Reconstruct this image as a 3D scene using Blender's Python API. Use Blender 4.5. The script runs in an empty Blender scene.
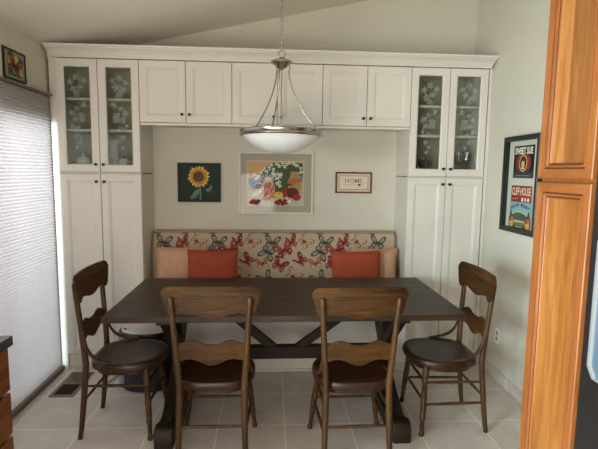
import bpy, bmesh, math, random
from mathutils import Vector, Matrix
random.seed(7)
scene = bpy.context.scene
COL = scene.collection
R = math.radians

# ------------------------------------------------------------------ camera
F_PX = 460.6
yaw, pitch, roll = R(3.45), R(6.54), R(0.74)
fw = Vector((math.sin(yaw) * math.cos(pitch), math.cos(yaw) * math.cos(pitch), -math.sin(pitch)))
rt = Vector((math.cos(yaw), -math.sin(yaw), 0))
up = rt.cross(fw)
rt2 = math.cos(roll) * rt + math.sin(roll) * up
up2 = -math.sin(roll) * rt + math.cos(roll) * up
cam_data = bpy.data.cameras.new('camera')
cam = bpy.data.objects.new('camera', cam_data)
COL.objects.link(cam)
cam_data.sensor_fit = 'HORIZONTAL'
cam_data.sensor_width = 36.0
cam_data.lens = F_PX / 598.0 * 36.0
cam_data.clip_start = 0.05
cm = Matrix((rt2, up2, -fw)).transposed().to_4x4()
cm.translation = Vector((-0.0403, -3.5764, 1.552))
cam.matrix_world = cm
scene.camera = cam

# ------------------------------------------------------------------ world, lights, exposure
world = bpy.data.worlds.new('daylight')
scene.world = world
world.use_nodes = True
wbg = world.node_tree.nodes['Background']
wbg.inputs[0].default_value = (0.80, 0.90, 1.0, 1)
wbg.inputs[1].default_value = 1.0

def area(name, loc, direction, sx, sy, power, color):
    l = bpy.data.lights.new(name, 'AREA')
    l.shape = 'RECTANGLE'
    l.size, l.size_y = sx, sy
    l.energy = power
    l.color = color
    o = bpy.data.objects.new(name, l)
    COL.objects.link(o)
    o.location = loc
    o.rotation_euler = Vector(direction).to_track_quat('-Z', 'Z').to_euler()
    return o

area('daylight_patio_door', (-2.45, -0.95, 1.75), (1, 0, -0.45), 2.4, 1.6, 40, (1.0, 0.95, 0.97))
area('daylight_side_door', (-3.4, -4.6, 1.70), (1, .83, -0.12), 1.6, 1.6, 440, (0.80, 0.965, 1.0))
area('added_ceiling_fill', (-1.86, -3.85, 0.30), (1, 1.0, 1.6), 1.3, 0.5, 90, (1.0, 0.88, 0.76))  # added warm lamp outside the side door, aimed up to brighten the ceiling
area('daylight_rear_door', (-0.75, -4.74, 0.95), (0, 1, 0.0), 1.5, 1.1, 42, (1.0, 0.90, 0.81))

vs = scene.view_settings
scene.display_settings.display_device = 'sRGB'
vs.view_transform = 'Standard'
vs.look = 'None'
vs.exposure = 0.24
vs.gamma = 1.0
vs.use_curve_mapping = False
scene.cycles.use_denoising = True
scene.cycles.max_bounces = 10
scene.cycles.diffuse_bounces = 6
scene.cycles.transparent_max_bounces = 16
scene.cycles.caustics_reflective = False
scene.cycles.caustics_refractive = False
scene.cycles.sample_clamp_indirect = 6.0

# ------------------------------------------------------------------ materials
def srgb(r, g, b):
    def c(x):
        x /= 255.0
        return x / 12.92 if x <= 0.04045 else ((x + 0.055) / 1.055) ** 2.4
    return (c(r), c(g), c(b), 1.0)

MATS = {}
def mat(name, col, rough=0.5, metal=0.0, var=0.0, vscale=(6, 6, 6), bump=0.0, bscale=60.0, spec=0.5, col2=None, detail=4, bdist=0.01):
    """procedural principled material with noise colour variation and noise bump"""
    if name in MATS:
        return MATS[name]
    m = bpy.data.materials.new(name)
    m.use_nodes = True
    nt = m.node_tree
    b = nt.nodes['Principled BSDF']
    b.inputs['Roughness'].default_value = rough
    b.inputs['Metallic'].default_value = metal
    b.inputs['Specular IOR Level'].default_value = spec
    b.inputs['Base Color'].default_value = col
    tc = nt.nodes.new('ShaderNodeTexCoord')
    if var or col2:
        mp = nt.nodes.new('ShaderNodeMapping')
        mp.inputs['Scale'].default_value = vscale
        nz = nt.nodes.new('ShaderNodeTexNoise')
        nz.inputs['Scale'].default_value = 1.0
        nz.inputs['Detail'].default_value = detail
        nz.inputs['Roughness'].default_value = 0.6
        rp = nt.nodes.new('ShaderNodeValToRGB')
        rp.color_ramp.elements[0].position = 0.32
        rp.color_ramp.elements[1].position = 0.68
        if col2 is None:
            rp.color_ramp.elements[0].color = tuple(c * (1 - var) for c in col[:3]) + (1,)
            rp.color_ramp.elements[1].color = tuple(min(1, c * (1 + var)) for c in col[:3]) + (1,)
        else:
            rp.color_ramp.elements[0].color = col
            rp.color_ramp.elements[1].color = col2
        L = nt.links.new
        L(tc.outputs['Object'], mp.inputs[0]); L(mp.outputs[0], nz.inputs['Vector'])
        L(nz.outputs[0], rp.inputs[0]); L(rp.outputs[0], b.inputs['Base Color'])
    if bump:
        nb = nt.nodes.new('ShaderNodeTexNoise')
        nb.inputs['Scale'].default_value = bscale
        nb.inputs['Detail'].default_value = 3
        bp = nt.nodes.new('ShaderNodeBump')
        bp.inputs['Strength'].default_value = bump
        bp.inputs['Distance'].default_value = bdist
        nt.links.new(tc.outputs['Object'], nb.inputs['Vector'])
        nt.links.new(nb.outputs[0], bp.inputs['Height'])
        nt.links.new(bp.outputs[0], b.inputs['Normal'])
    MATS[name] = m
    return m

def wood(name, dark, light, axis=0, rough=0.45, scale=1.0, stretch=14.0, boards=None, bcols=None, spec=0.4, two=None):
    """wood grain running along an axis (0 x, 1 y, 2 z); boards = (axis, width) gives a tone per glued board"""
    if name in MATS:
        return MATS[name]
    m = bpy.data.materials.new(name)
    m.use_nodes = True
    nt = m.node_tree
    L = nt.links.new
    b = nt.nodes['Principled BSDF']
    b.inputs['Roughness'].default_value = rough
    b.inputs['Specular IOR Level'].default_value = spec
    tc = nt.nodes.new('ShaderNodeTexCoord')
    mp = nt.nodes.new('ShaderNodeMapping')
    s = [stretch * scale] * 3
    s[axis] = 1.3 * scale
    mp.inputs['Scale'].default_value = s
    n1 = nt.nodes.new('ShaderNodeTexNoise')
    n1.inputs['Scale'].default_value = 1.0; n1.inputs['Detail'].default_value = 6; n1.inputs['Roughness'].default_value = 0.62
    n1.inputs['Distortion'].default_value = 0.6
    mp2 = nt.nodes.new('ShaderNodeMapping')
    s2 = [stretch * scale * 9] * 3
    s2[axis] = 5 * scale
    mp2.inputs['Scale'].default_value = s2
    n2 = nt.nodes.new('ShaderNodeTexNoise')
    n2.inputs['Scale'].default_value = 1.0; n2.inputs['Detail'].default_value = 3
    mx = nt.nodes.new('ShaderNodeMath'); mx.operation = 'MULTIPLY_ADD'
    mx.inputs[1].default_value = 0.45
    sub = nt.nodes.new('ShaderNodeMath'); sub.operation = 'SUBTRACT'; sub.inputs[1].default_value = 0.5
    L(tc.outputs['Object'], mp.inputs[0]); L(tc.outputs['Object'], mp2.inputs[0])
    L(mp.outputs[0], n1.inputs['Vector']); L(mp2.outputs[0], n2.inputs['Vector'])
    L(n2.outputs[0], sub.inputs[0]); L(sub.outputs[0], mx.inputs[0]); L(n1.outputs[0], mx.inputs[2])
    rp = nt.nodes.new('ShaderNodeValToRGB')
    rp.color_ramp.elements[0].position = 0.3; rp.color_ramp.elements[0].color = dark
    rp.color_ramp.elements[1].position = 0.7; rp.color_ramp.elements[1].color = light
    L(mx.outputs[0], rp.inputs[0])
    out = rp.outputs[0]
    if boards:
        ax, width, off = boards
        sep = nt.nodes.new('ShaderNodeSeparateXYZ')
        L(tc.outputs['Object'], sep.inputs[0])
        dv = nt.nodes.new('ShaderNodeMath'); dv.operation = 'MULTIPLY_ADD'
        dv.inputs[1].default_value = 1 / width; dv.inputs[2].default_value = off
        L(sep.outputs[ax], dv.inputs[0])
        fl = nt.nodes.new('ShaderNodeMath'); fl.operation = 'FLOOR'
        L(dv.outputs[0], fl.inputs[0])
        wn = nt.nodes.new('ShaderNodeTexWhiteNoise'); wn.noise_dimensions = '1D'
        L(fl.outputs[0], wn.inputs['W'])
        src = wn.outputs['Value']
        if two:   # one glue line: the second tone on one side of it
            gt = nt.nodes.new('ShaderNodeMath'); gt.operation = 'LESS_THAN'; gt.inputs[1].default_value = two
            L(sep.outputs[ax], gt.inputs[0]); src = gt.outputs[0]
        r2 = nt.nodes.new('ShaderNodeValToRGB')
        r2.color_ramp.elements[0].color = bcols[0]; r2.color_ramp.elements[1].color = bcols[1]
        L(src, r2.inputs[0])
        mm = nt.nodes.new('ShaderNodeMix'); mm.data_type = 'RGBA'; mm.blend_type = 'MULTIPLY'
        mm.inputs[0].default_value = 1.0
        L(out, mm.inputs[6]); L(r2.outputs[0], mm.inputs[7])
        out = mm.outputs[2]
    L(out, b.inputs['Base Color'])
    bp = nt.nodes.new('ShaderNodeBump')
    bp.inputs['Strength'].default_value = 0.12; bp.inputs['Distance'].default_value = 0.004
    L(mx.outputs[0], bp.inputs['Height']); L(bp.outputs[0], b.inputs['Normal'])
    MATS[name] = m
    return m

def glass(name, tint=(0.93, 0.96, 0.95, 1), refl=0.06, frost=0.0):
    if name in MATS:
        return MATS[name]
    m = bpy.data.materials.new(name)
    m.use_nodes = True
    nt = m.node_tree
    nt.nodes.remove(nt.nodes['Principled BSDF'])
    out = nt.nodes['Material Output']
    tr = nt.nodes.new('ShaderNodeBsdfTransparent'); tr.inputs[0].default_value = tint
    gl = nt.nodes.new('ShaderNodeBsdfGlossy'); gl.inputs['Roughness'].default_value = 0.03
    mx = nt.nodes.new('ShaderNodeMixShader'); mx.inputs[0].default_value = refl
    nt.links.new(tr.outputs[0], mx.inputs[1]); nt.links.new(gl.outputs[0], mx.inputs[2])
    res = mx.outputs[0]
    if frost:
        df = nt.nodes.new('ShaderNodeBsdfDiffuse'); df.inputs[0].default_value = (0.72, 0.78, 0.76, 1)
        m2 = nt.nodes.new('ShaderNodeMixShader'); m2.inputs[0].default_value = frost
        nt.links.new(res, m2.inputs[1]); nt.links.new(df.outputs[0], m2.inputs[2])
        res = m2.outputs[0]
    nt.links.new(res, out.inputs[0])
    MATS[name] = m
    return m

def translucent(name, col, t=0.5, openness=0.0):
    """woven shade cloth: scatters light to both sides and lets a little straight through its open weave"""
    m = bpy.data.materials.new(name)
    m.use_nodes = True
    nt = m.node_tree
    nt.nodes.remove(nt.nodes['Principled BSDF'])
    out = nt.nodes['Material Output']
    a = nt.nodes.new('ShaderNodeBsdfDiffuse'); a.inputs[0].default_value = col
    b = nt.nodes.new('ShaderNodeBsdfTranslucent'); b.inputs[0].default_value = col
    tc = nt.nodes.new('ShaderNodeTexCoord')
    nz = nt.nodes.new('ShaderNodeTexNoise'); nz.inputs['Scale'].default_value = 90; nz.inputs['Detail'].default_value = 4
    rp = nt.nodes.new('ShaderNodeValToRGB')
    rp.color_ramp.elements[0].color = tuple(c * 0.86 for c in col[:3]) + (1,); rp.color_ramp.elements[0].position = 0.3
    rp.color_ramp.elements[1].color = col; rp.color_ramp.elements[1].position = 0.65
    nt.links.new(tc.outputs['Object'], nz.inputs['Vector']); nt.links.new(nz.outputs[0], rp.inputs[0])
    nt.links.new(rp.outputs[0], a.inputs[0]); nt.links.new(rp.outputs[0], b.inputs[0])
    mx = nt.nodes.new('ShaderNodeMixShader'); mx.inputs[0].default_value = t
    nt.links.new(a.outputs[0], mx.inputs[1]); nt.links.new(b.outputs[0], mx.inputs[2])
    tp = nt.nodes.new('ShaderNodeBsdfTransparent')
    m3 = nt.nodes.new('ShaderNodeMixShader'); m3.inputs[0].default_value = openness
    nt.links.new(mx.outputs[0], m3.inputs[1]); nt.links.new(tp.outputs[0], m3.inputs[2])
    nt.links.new(m3.outputs[0], out.inputs[0])
    MATS[name] = m
    return m

def tile_material():
    m = bpy.data.materials.new('floor_tile')
    m.use_nodes = True
    nt = m.node_tree
    L = nt.links.new
    b = nt.nodes['Principled BSDF']
    b.inputs['Roughness'].default_value = 0.42
    b.inputs['Specular IOR Level'].default_value = 0.35
    tc = nt.nodes.new('ShaderNodeTexCoord')
    sep = nt.nodes.new('ShaderNodeSeparateXYZ')
    L(tc.outputs['Object'], sep.inputs[0])
    S = 0.4064
    dists, cells = [], []
    for k, off in ((0, 0.454), (1, -0.893)):
        a = nt.nodes.new('ShaderNodeMath'); a.operation = 'SUBTRACT'; a.inputs[1].default_value = off
        L(sep.outputs[k], a.inputs[0])
        d = nt.nodes.new('ShaderNodeMath'); d.operation = 'DIVIDE'; d.inputs[1].default_value = S
        L(a.outputs[0], d.inputs[0])
        fl = nt.nodes.new('ShaderNodeMath'); fl.operation = 'FLOOR'; L(d.outputs[0], fl.inputs[0])
        fr = nt.nodes.new('ShaderNodeMath'); fr.operation = 'SUBTRACT'; L(d.outputs[0], fr.inputs[0]); L(fl.outputs[0], fr.inputs[1])
        h = nt.nodes.new('ShaderNodeMath'); h.operation = 'SUBTRACT'; L(fr.outputs[0], h.inputs[0]); h.inputs[1].default_value = 0.5
        ab = nt.nodes.new('ShaderNodeMath'); ab.operation = 'ABSOLUTE'; L(h.outputs[0], ab.inputs[0])
        dists.append(ab); cells.append(fl)
    mxn = nt.nodes.new('ShaderNodeMath'); mxn.operation = 'MAXIMUM'
    L(dists[0].outputs[0], mxn.inputs[0]); L(dists[1].outputs[0], mxn.inputs[1])
    gr = nt.nodes.new('ShaderNodeMapRange'); gr.inputs['From Min'].default_value = 0.4885; gr.inputs['From Max'].default_value = 0.4925
    L(mxn.outputs[0], gr.inputs['Value'])
    cmb = nt.nodes.new('ShaderNodeCombineXYZ')
    L(cells[0].outputs[0], cmb.inputs[0]); L(cells[1].outputs[0], cmb.inputs[1])
    wn = nt.nodes.new('ShaderNodeTexWhiteNoise'); wn.noise_dimensions = '3D'; L(cmb.outputs[0], wn.inputs['Vector'])
    addv = nt.nodes.new('ShaderNodeVectorMath'); addv.operation = 'MULTIPLY_ADD'
    addv.inputs[1].default_value = (3.1, 1.7, 9.0)
    L(wn.outputs['Color'], addv.inputs[0]); L(tc.outputs['Object'], addv.inputs[2])
    nz = nt.nodes.new('ShaderNodeTexNoise'); nz.inputs['Scale'].default_value = 5.0; nz.inputs['Detail'].default_value = 7; nz.inputs['Roughness'].default_value = 0.62
    nz.inputs['Distortion'].default_value = 0.8
    L(addv.outputs[0], nz.inputs['Vector'])
    rp = nt.nodes.new('ShaderNodeValToRGB')
    rp.color_ramp.elements[0].position = 0.3; rp.color_ramp.elements[0].color = srgb(186, 177, 168)
    rp.color_ramp.elements[1].position = 0.7; rp.color_ramp.elements[1].color = srgb(206, 198, 190)
    L(nz.outputs[0], rp.inputs[0])
    mm = nt.nodes.new('ShaderNodeMix'); mm.data_type = 'RGBA'
    L(gr.outputs[0], mm.inputs[0]); L(rp.outputs[0], mm.inputs[6]); mm.inputs[7].default_value = srgb(226, 222, 215)
    L(mm.outputs[2], b.inputs['Base Color'])
    bp = nt.nodes.new('ShaderNodeBump'); bp.inputs['Strength'].default_value = 0.35; bp.inputs['Distance'].default_value = 0.003
    inv = nt.nodes.new('ShaderNodeMath'); inv.operation = 'MULTIPLY_ADD'; inv.inputs[1].default_value = -1.0
    m2 = nt.nodes.new('ShaderNodeMath'); m2.operation = 'MULTIPLY'; m2.inputs[1].default_value = 0.5
    L(nz.outputs[0], m2.inputs[0]); L(gr.outputs[0], inv.inputs[0]); L(m2.outputs[0], inv.inputs[2])
    L(inv.outputs[0], bp.inputs['Height']); L(bp.outputs[0], b.inputs['Normal'])
    MATS['floor_tile'] = m
    return m

tile_material()
WALL = mat('wall_paint', srgb(203, 200, 187), 0.9, bump=0.25, bscale=70, spec=0.2)
CEIL = mat('ceiling_paint', srgb(222, 216, 204), 0.95, bump=0.25, bscale=60, spec=0.1)
CREAM = mat('cream_lacquer', srgb(210, 206, 197), 0.42, var=0.015, vscale=(3, 3, 3), spec=0.4)
WHITE = mat('white_trim', srgb(225, 224, 216), 0.45)
BRONZE = mat('dark_bronze', srgb(46, 40, 36), 0.35, metal=0.8)
NICKEL = mat('brushed_nickel', srgb(166, 162, 154), 0.22, metal=1.0)
NICKEL_D = mat('dark_nickel', srgb(120, 114, 106), 0.25, metal=1.0)
BLACK = mat('black_frame', srgb(20, 20, 21), 0.4)
CHAIRW = wood('chair_oak', srgb(34, 20, 6), srgb(84, 54, 20), 0, rough=0.5, scale=1.6, spec=0.22)
CHAIRP = wood('chair_post_oak', srgb(38, 25, 11), srgb(82, 56, 26), 2, rough=0.45, scale=2.0, spec=0.3)
SEATW = wood('chair_seat_wood', srgb(32, 17, 9), srgb(60, 36, 20), 0, rough=0.36, scale=1.5, spec=0.35)
TABLEW = wood('table_dark_wood', srgb(36, 25, 17), srgb(80, 60, 43), 0, rough=0.46, scale=1.0, spec=0.32,
              boards=(1, 0.1545, 0.0), bcols=((0.66, 0.63, 0.60, 1), (1.0, 0.98, 0.95, 1)))
TRESTLE = wood('trestle_wood', srgb(24, 17, 12), srgb(42, 32, 24), 2, rough=0.5, spec=0.2)
CHERRY = wood('cherry_panel', srgb(138, 82, 34), srgb(178, 122, 62), 2, rough=0.44, scale=1.2, stretch=10,
              boards=(1, 0.085, 0.35), bcols=((0.80, 0.74, 0.68, 1), (1.0, 1.0, 1.0, 1)))
CHERRYF = wood('cherry_frame', srgb(128, 72, 32), srgb(164, 104, 54), 2, rough=0.44, scale=1.5)
CHERRYH = wood('cherry_rail', srgb(122, 70, 32), srgb(156, 98, 52), 1, rough=0.36, scale=1.5)
CHERRYU = wood('cherry_two_board_panel', srgb(150, 92, 42), srgb(196, 140, 80), 2, rough=0.44, scale=1.2, stretch=10,
               boards=(1, 0.4, 0.0), two=0.178, bcols=((1.0, 1.0, 1.0, 1), (0.60, 0.54, 0.48, 1)))
DRAWERW = wood('drawer_cherry', srgb(92, 50, 22), srgb(130, 78, 38), 1, rough=0.4, scale=1.5)
STONE = mat('counter_stone', srgb(62, 64, 66), 0.25, var=0.35, vscale=(60, 60, 60))
GLASS = glass('cabinet_glass', (0.88, 0.90, 0.87, 1), 0.05)
ETCH = glass('etched_glass', (0.88, 0.90, 0.87, 1), 0.03, frost=0.17)
CLEAR = glass('clear_glass', (0.97, 0.98, 0.98, 1), 0.05)
PICGLASS = glass('picture_glass', (0.97, 0.98, 0.97, 1), 0.012)

# ------------------------------------------------------------------ mesh helper
class MB:
    def __init__(s, M=None):
        s.v, s.f, s.mi, s.M = [], [], [], M or Matrix()
    def add(s, vs_, fs, m=0):
        n = len(s.v)
        s.v += [tuple(s.M @ Vector(p)) for p in vs_]
        s.f += [tuple(i + n for i in q) for q in fs]
        s.mi += [m] * len(fs)
        return s
    def box(s, x0, x1, y0, y1, z0, z1, m=0):
        v = [(x, y, z) for z in (z0, z1) for y in (y0, y1) for x in (x0, x1)]
        return s.add(v, [(0, 2, 3, 1), (4, 5, 7, 6), (0, 1, 5, 4), (2, 6, 7, 3), (0, 4, 6, 2), (1, 3, 7, 5)], m)
    def loft(s, loops, m=0, cap0=True, cap1=True, closed=True):
        n = len(loops[0])
        v = [p for l in loops for p in l]
        f = []
        for i in range(len(loops) - 1):
            for j in range(n if closed else n - 1):
                k = (j + 1) % n
                f.append((i * n + j, i * n + k, (i + 1) * n + k, (i + 1) * n + j))
        if cap0: f.append(tuple(range(n - 1, -1, -1)))
        if cap1: f.append(tuple((len(loops) - 1) * n + j for j in range(n)))
        return s.add(v, f, m)
    def tube(s, path, rad, n=10, m=0, flat=1.0, up_hint=None):
        P = [Vector(p) for p in path]
        if not hasattr(rad, '__len__'): rad = [rad] * len(P)
        loops, prev = [], None
        for i, p in enumerate(P):
            t = (P[min(i + 1, len(P) - 1)] - P[max(i - 1, 0)]).normalized()
            if prev is None:
                h = Vector(up_hint) if up_hint else (Vector((0, 0, 1)) if abs(t.z) < 0.9 else Vector((1, 0, 0)))
            else:
                h = prev
            a = (h - h.dot(t) * t).normalized()
            prev = a
            b = t.cross(a)
            loops.append([p + rad[i] * (math.cos(2 * math.pi * k / n) * a * flat + math.sin(2 * math.pi * k / n) * b) for k in range(n)])
        return s.loft(loops, m)
    def lathe(s, prof, c=(0, 0, 0), n=24, m=0, cap0=True, cap1=True):
        loops = [[(c[0] + r * math.cos(2 * math.pi * k / n), c[1] + r * math.sin(2 * math.pi * k / n), c[2] + z) for k in range(n)] for r, z in prof]
        return s.loft(loops, m, cap0, cap1)
    def prism(s, poly, a, b, axis=1, m=0):
        """2d polygon extruded between a and b along an axis; polygon is in the other two axes"""
        def P(u, w, t):
            return {0: (t, u, w), 1: (u, t, w), 2: (u, w, t)}[axis]
        return s.loft([[P(u, w, a) for u, w in poly], [P(u, w, b) for u, w in poly]], m)
    def build(s, name, mats, parent=None, bevel=0.0, seg=2, smooth=35, sub=0, loc=None):
        me = bpy.data.meshes.new(name)
        me.from_pydata(s.v, [], s.f)
        if not isinstance(mats, (list, tuple)): mats = [mats]
        for m in mats: me.materials.append(m)
        me.polygons.foreach_set('material_index', s.mi)
        bm = bmesh.new(); bm.from_mesh(me)
        bmesh.ops.recalc_face_normals(bm, faces=bm.faces)
        bm.to_mesh(me); bm.free()
        if smooth:
            me.polygons.foreach_set('use_smooth', [True] * len(me.polygons))
            me.set_sharp_from_angle(angle=R(smooth))
        me.update()
        o = bpy.data.objects.new(name, me)
        COL.objects.link(o)
        if parent: o.parent = parent
        if loc: o.location = loc
        if bevel:
            b = o.modifiers.new('bevel', 'BEVEL'); b.width = bevel; b.segments = seg; b.limit_method = 'ANGLE'; b.angle_limit = R(35)
            b.harden_normals = False
        if sub:
            q = o.modifiers.new('sub', 'SUBSURF'); q.levels = sub; q.render_levels = sub
        return o

def thing(name, label, cat, loc=(0, 0, 0), rz=0.0, group=None):
    o = bpy.data.objects.new(name, None)
    COL.objects.link(o)
    o.empty_display_size = 0.1
    o.location = loc
    o.rotation_euler = (0, 0, rz)
    return tag(o, label, cat, group)
def tag(o, label, cat, group=None):
    o['label'] = label; o['category'] = cat
    if group: o['group'] = group
    return o
def struct(o, label=None, cat=None):
    o['kind'] = 'structure'
    if label: o['label'] = label
    if cat: o['category'] = cat
    return o
def copy_tree(o, parent=None):
    c = o.copy(); COL.objects.link(c)
    if parent: c.parent = parent
    for ch in list(o.children): copy_tree(ch, c)
    return c

def text_mesh(txt, size=1.0, align='CENTER', bold=0.0, sx=1.0):
    cu = bpy.data.curves.new('txt', 'FONT')
    cu.body = txt; cu.size = size; cu.align_x = align; cu.resolution_u = 3; cu.offset = bold
    ob = bpy.data.objects.new('txt', cu); COL.objects.link(ob)
    dg = bpy.context.evaluated_depsgraph_get()
    me = bpy.data.meshes.new_from_object(ob.evaluated_get(dg))
    v = [(p.co.x * sx, p.co.y) for p in me.vertices]
    f = [tuple(p.vertices) for p in me.polygons]
    bpy.data.objects.remove(ob); bpy.data.curves.remove(cu); bpy.data.meshes.remove(me)
    return v, f

class Art:
    """flat painted shapes on a plane: origin o, u and v axes, n = outward normal"""
    def __init__(s, o, u, v, n, mb=None, step=0.00025):
        s.o, s.u, s.v, s.n = Vector(o), Vector(u), Vector(v), Vector(n)
        s.mb = mb or MB(); s.mats = []; s.k = 0; s.step = step
    def mi(s, m):
        if m not in s.mats: s.mats.append(m)
        return s.mats.index(m)
    def P(s, p, k): return s.o + s.u * p[0] + s.v * p[1] + s.n * (s.step * k)
    def poly(s, pts, m, k=None):
        if k is None: s.k += 1; k = s.k
        s.mb.add([s.P(p, k) for p in pts], [tuple(range(len(pts)))], s.mi(m)); return s
    def rect(s, x0, x1, y0, y1, m, k=None): return s.poly([(x0, y0), (x1, y0), (x1, y1), (x0, y1)], m, k)
    def ell(s, cx, cy, rx, ry, m, rot=0, n=18, k=None, wob=0):
        pts = []
        for i in range(n):
            t = 2 * math.pi * i / n
            w = 1 + wob * math.sin(3 * t + cx * 90) + wob * 0.6 * math.sin(5 * t + cy * 70)
            x, y = rx * w * math.cos(t), ry * w * math.sin(t)
            pts.append((cx + x * math.cos(rot) - y * math.sin(rot), cy + x * math.sin(rot) + y * math.cos(rot)))
        return s.poly(pts, m, k)
    def line(s, pts, w, m, k=None):
        L_, R_ = [], []
        for i, p in enumerate(pts):
            a = Vector(pts[max(i - 1, 0)]); b = Vector(pts[min(i + 1, len(pts) - 1)])
            t = (b - a).normalized(); nn = Vector((-t.y, t.x)) * w / 2
            L_.append((p[0] + nn.x, p[1] + nn.y)); R_.append((p[0] - nn.x, p[1] - nn.y))
        if k is None: s.k += 1; k = s.k
        for i in range(len(pts) - 1):
            s.mb.add([s.P(q, k) for q in (L_[i], L_[i + 1], R_[i + 1], R_[i])], [(0, 1, 2, 3)], s.mi(m))
        return s
    def text(s, txt, cx, cy, size, m, k=None, bold=0.0, sx=1.0, rot=0):
        v, f = text_mesh(txt, size, bold=bold, sx=sx)
        if k is None: s.k += 1; k = s.k
        c, d = math.cos(rot), math.sin(rot)
        s.mb.add([s.P((cx + x * c - y * d, cy + x * d + y * c), k) for x, y in v], f, s.mi(m)); return s
    def build(s, name, parent=None): return s.mb.build(name, s.mats, parent, smooth=0)

def paint(r, g, b, rough=0.6): return mat('paint_%d_%d_%d' % (r, g, b), srgb(r, g, b), rough, var=0.06, vscale=(90, 90, 90), spec=0.25)

# ------------------------------------------------------------------ room shell
XL, XR, YB, YR = -1.70, 1.674, 0.376, -4.85
def ceil_z(x): return 2.442 + 0.213 * (x - XL)
m = MB(); m.box(XL - .12, XR + .12, YR - .12, YB + .12, -0.10, 0.0)
struct(m.build('floor', MATS['floor_tile'], smooth=0))
m = MB()
m.loft([[(XL - .12, y, ceil_z(XL - .12)), (XR + .12, y, ceil_z(XR + .12)), (XR + .12, y, ceil_z(XR + .12) + .1), (XL - .12, y, ceil_z(XL - .12) + .1)] for y in (YR - .12, YB + .12)])
struct(m.build('ceiling', CEIL, smooth=0))
m = MB()
m.loft([[(XL, y, 0), (XR, y, 0), (XR, y, ceil_z(XR)), (XL, y, ceil_z(XL))] for y in (YB, YB + .12)])
struct(m.build('wall_back', WALL, smooth=0))
m = MB(); m.box(XR, XR + .12, YR, YB + .12, 0, ceil_z(XR))
struct(m.build('wall_right', WALL, smooth=0))
# left wall: openings for the patio door and a second glass door in the kitchen
PD0, PD1, PDZ = -1.79, -0.015, 1.945
SW0, SW1, SWZ1 = -4.50, -2.75, 2.00
m = MB()
zt = ceil_z(XL) - 0.001
m.box(XL - .12, XL, PD1, YB, 0, zt)
m.box(XL - .12, XL, PD0, PD1, PDZ, zt)
m.box(XL - .12, XL, SW1, PD0, 0, zt)
m.box(XL - .12, XL, SW0, SW1, SWZ1, zt)
m.box(XL - .12, XL, YR, SW0, 0, zt)
struct(m.build('wall_left', WALL, smooth=0))
# rear wall with a wide window
RX0, RX1, RZ0, RZ1 = -1.55, 0.05, 0.30, 1.95
m = MB()
m.box(XL, RX0, YR - .12, YR, 0, 2.44); m.box(RX1, XR, YR - .12, YR, 0, 2.44)
m.box(RX0, RX1, YR - .12, YR, 0, RZ0); m.box(RX0, RX1, YR - .12, YR, RZ1, 2.44)
m.loft([[(XL, y, 2.44), (XR, y, 2.44), (XR, y, ceil_z(XR)), (XL, y, ceil_z(XL))] for y in (YR - .12, YR)])
struct(m.build('wall_rear', WALL, smooth=0))
def window(name, plane, a0, a1, z0, z1, pos, n, mull=1, fwid=.05):
    """frame with mullions and panes in an opening; plane 'x' or 'y'"""
    def bx(mb, u0, u1, d0, d1, w0, w1):
        if plane == 'x': mb.box(d0, d1, u0, u1, w0, w1)
        else: mb.box(u0, u1, d0, d1, w0, w1)
    f = MB()
    d0, d1 = pos - .04, pos + .04
    bx(f, a0, a1, d0, d1, z0, z0 + fwid); bx(f, a0, a1, d0, d1, z1 - fwid, z1)
    bx(f, a0, a0 + fwid, d0, d1, z0 + fwid, z1 - fwid); bx(f, a1 - fwid, a1, d0, d1, z0 + fwid, z1 - fwid)
    for i in range(mull):
        c = a0 + (a1 - a0) * (i + 1) / (mull + 1)
        bx(f, c - fwid / 2, c + fwid / 2, d0, d1, z0 + fwid, z1 - fwid)
    o = struct(f.build(name, WHITE, bevel=.003))
    g = MB(); bx(g, a0 + fwid, a1 - fwid, pos - .003, pos + .003, z0 + fwid, z1 - fwid)
    g.build('pane', CLEAR, o, smooth=0)
    return o
window('door_1', 'x', PD0, PD1, 0.0, PDZ, XL - .06, 1, 1, .06)
window('door_2', 'x', SW0, SW1, 0.0, SWZ1, XL - .06, 1, 1, .06)
window('window_1', 'y', RX0, RX1, RZ0, RZ1, YR - .06, 1, 2)
# tiled baseboard on the right wall
m = MB()
y = -1.77
while y < -0.01:
    y1 = min(y + .4, 0.015)
    m.box(XR - .011, XR, y + .0015, y1 - .0015, 0, .082)
    y = y1
m.box(XR - .007, XR, -1.77, 0.0, 0, .080, 1)
struct(m.build('baseboard_right', [MATS['floor_tile'], mat('grout', srgb(205, 200, 190), 0.9)], bevel=.002))

# ------------------------------------------------------------------ cabinets
U = 0.6858
TXL, TXR, B = -1.629, 1.6335, 1.5 * U
ZT, ZU, ZG = 2.358, 1.905, 1.5236
DT = .020   # door thickness

def door_rings(w, h, st=.055):
    """front rings of a framed door as (inset, depth behind the front)"""
    return [(0, DT), (0, .002), (.002, 0), (st - .006, 0), (st, .0035), (st + .004, .0035), (st + .011, .010)]
def rect_loop(w, h, i, y): return [(i, y, i), (w - i, y, i), (w - i, y, h - i), (i, y, h - i)]
def panel_door(w, h, parent, x, z, st=.055):
    mb = MB()
    rr = door_rings(w, h, st)
    mb.loft([rect_loop(w, h, i, d) for i, d in rr], cap0=True, cap1=True)
    return mb.build('door', CREAM, parent, loc=(x, 0, z), smooth=0)
def knob(parent, x, z):
    k = MB(Matrix.Translation((x, 0, z)) @ Matrix.Rotation(R(90), 4, 'X'))
    k.lathe([(.0095, 0), (.0095, .0015), (.0045, .003), (.0045, .013), (.009, .016), (.0112, .020), (.0105, .024), (.006, .026)], n=14)
    return k.build('knob', BRONZE, parent, smooth=50)

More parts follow.
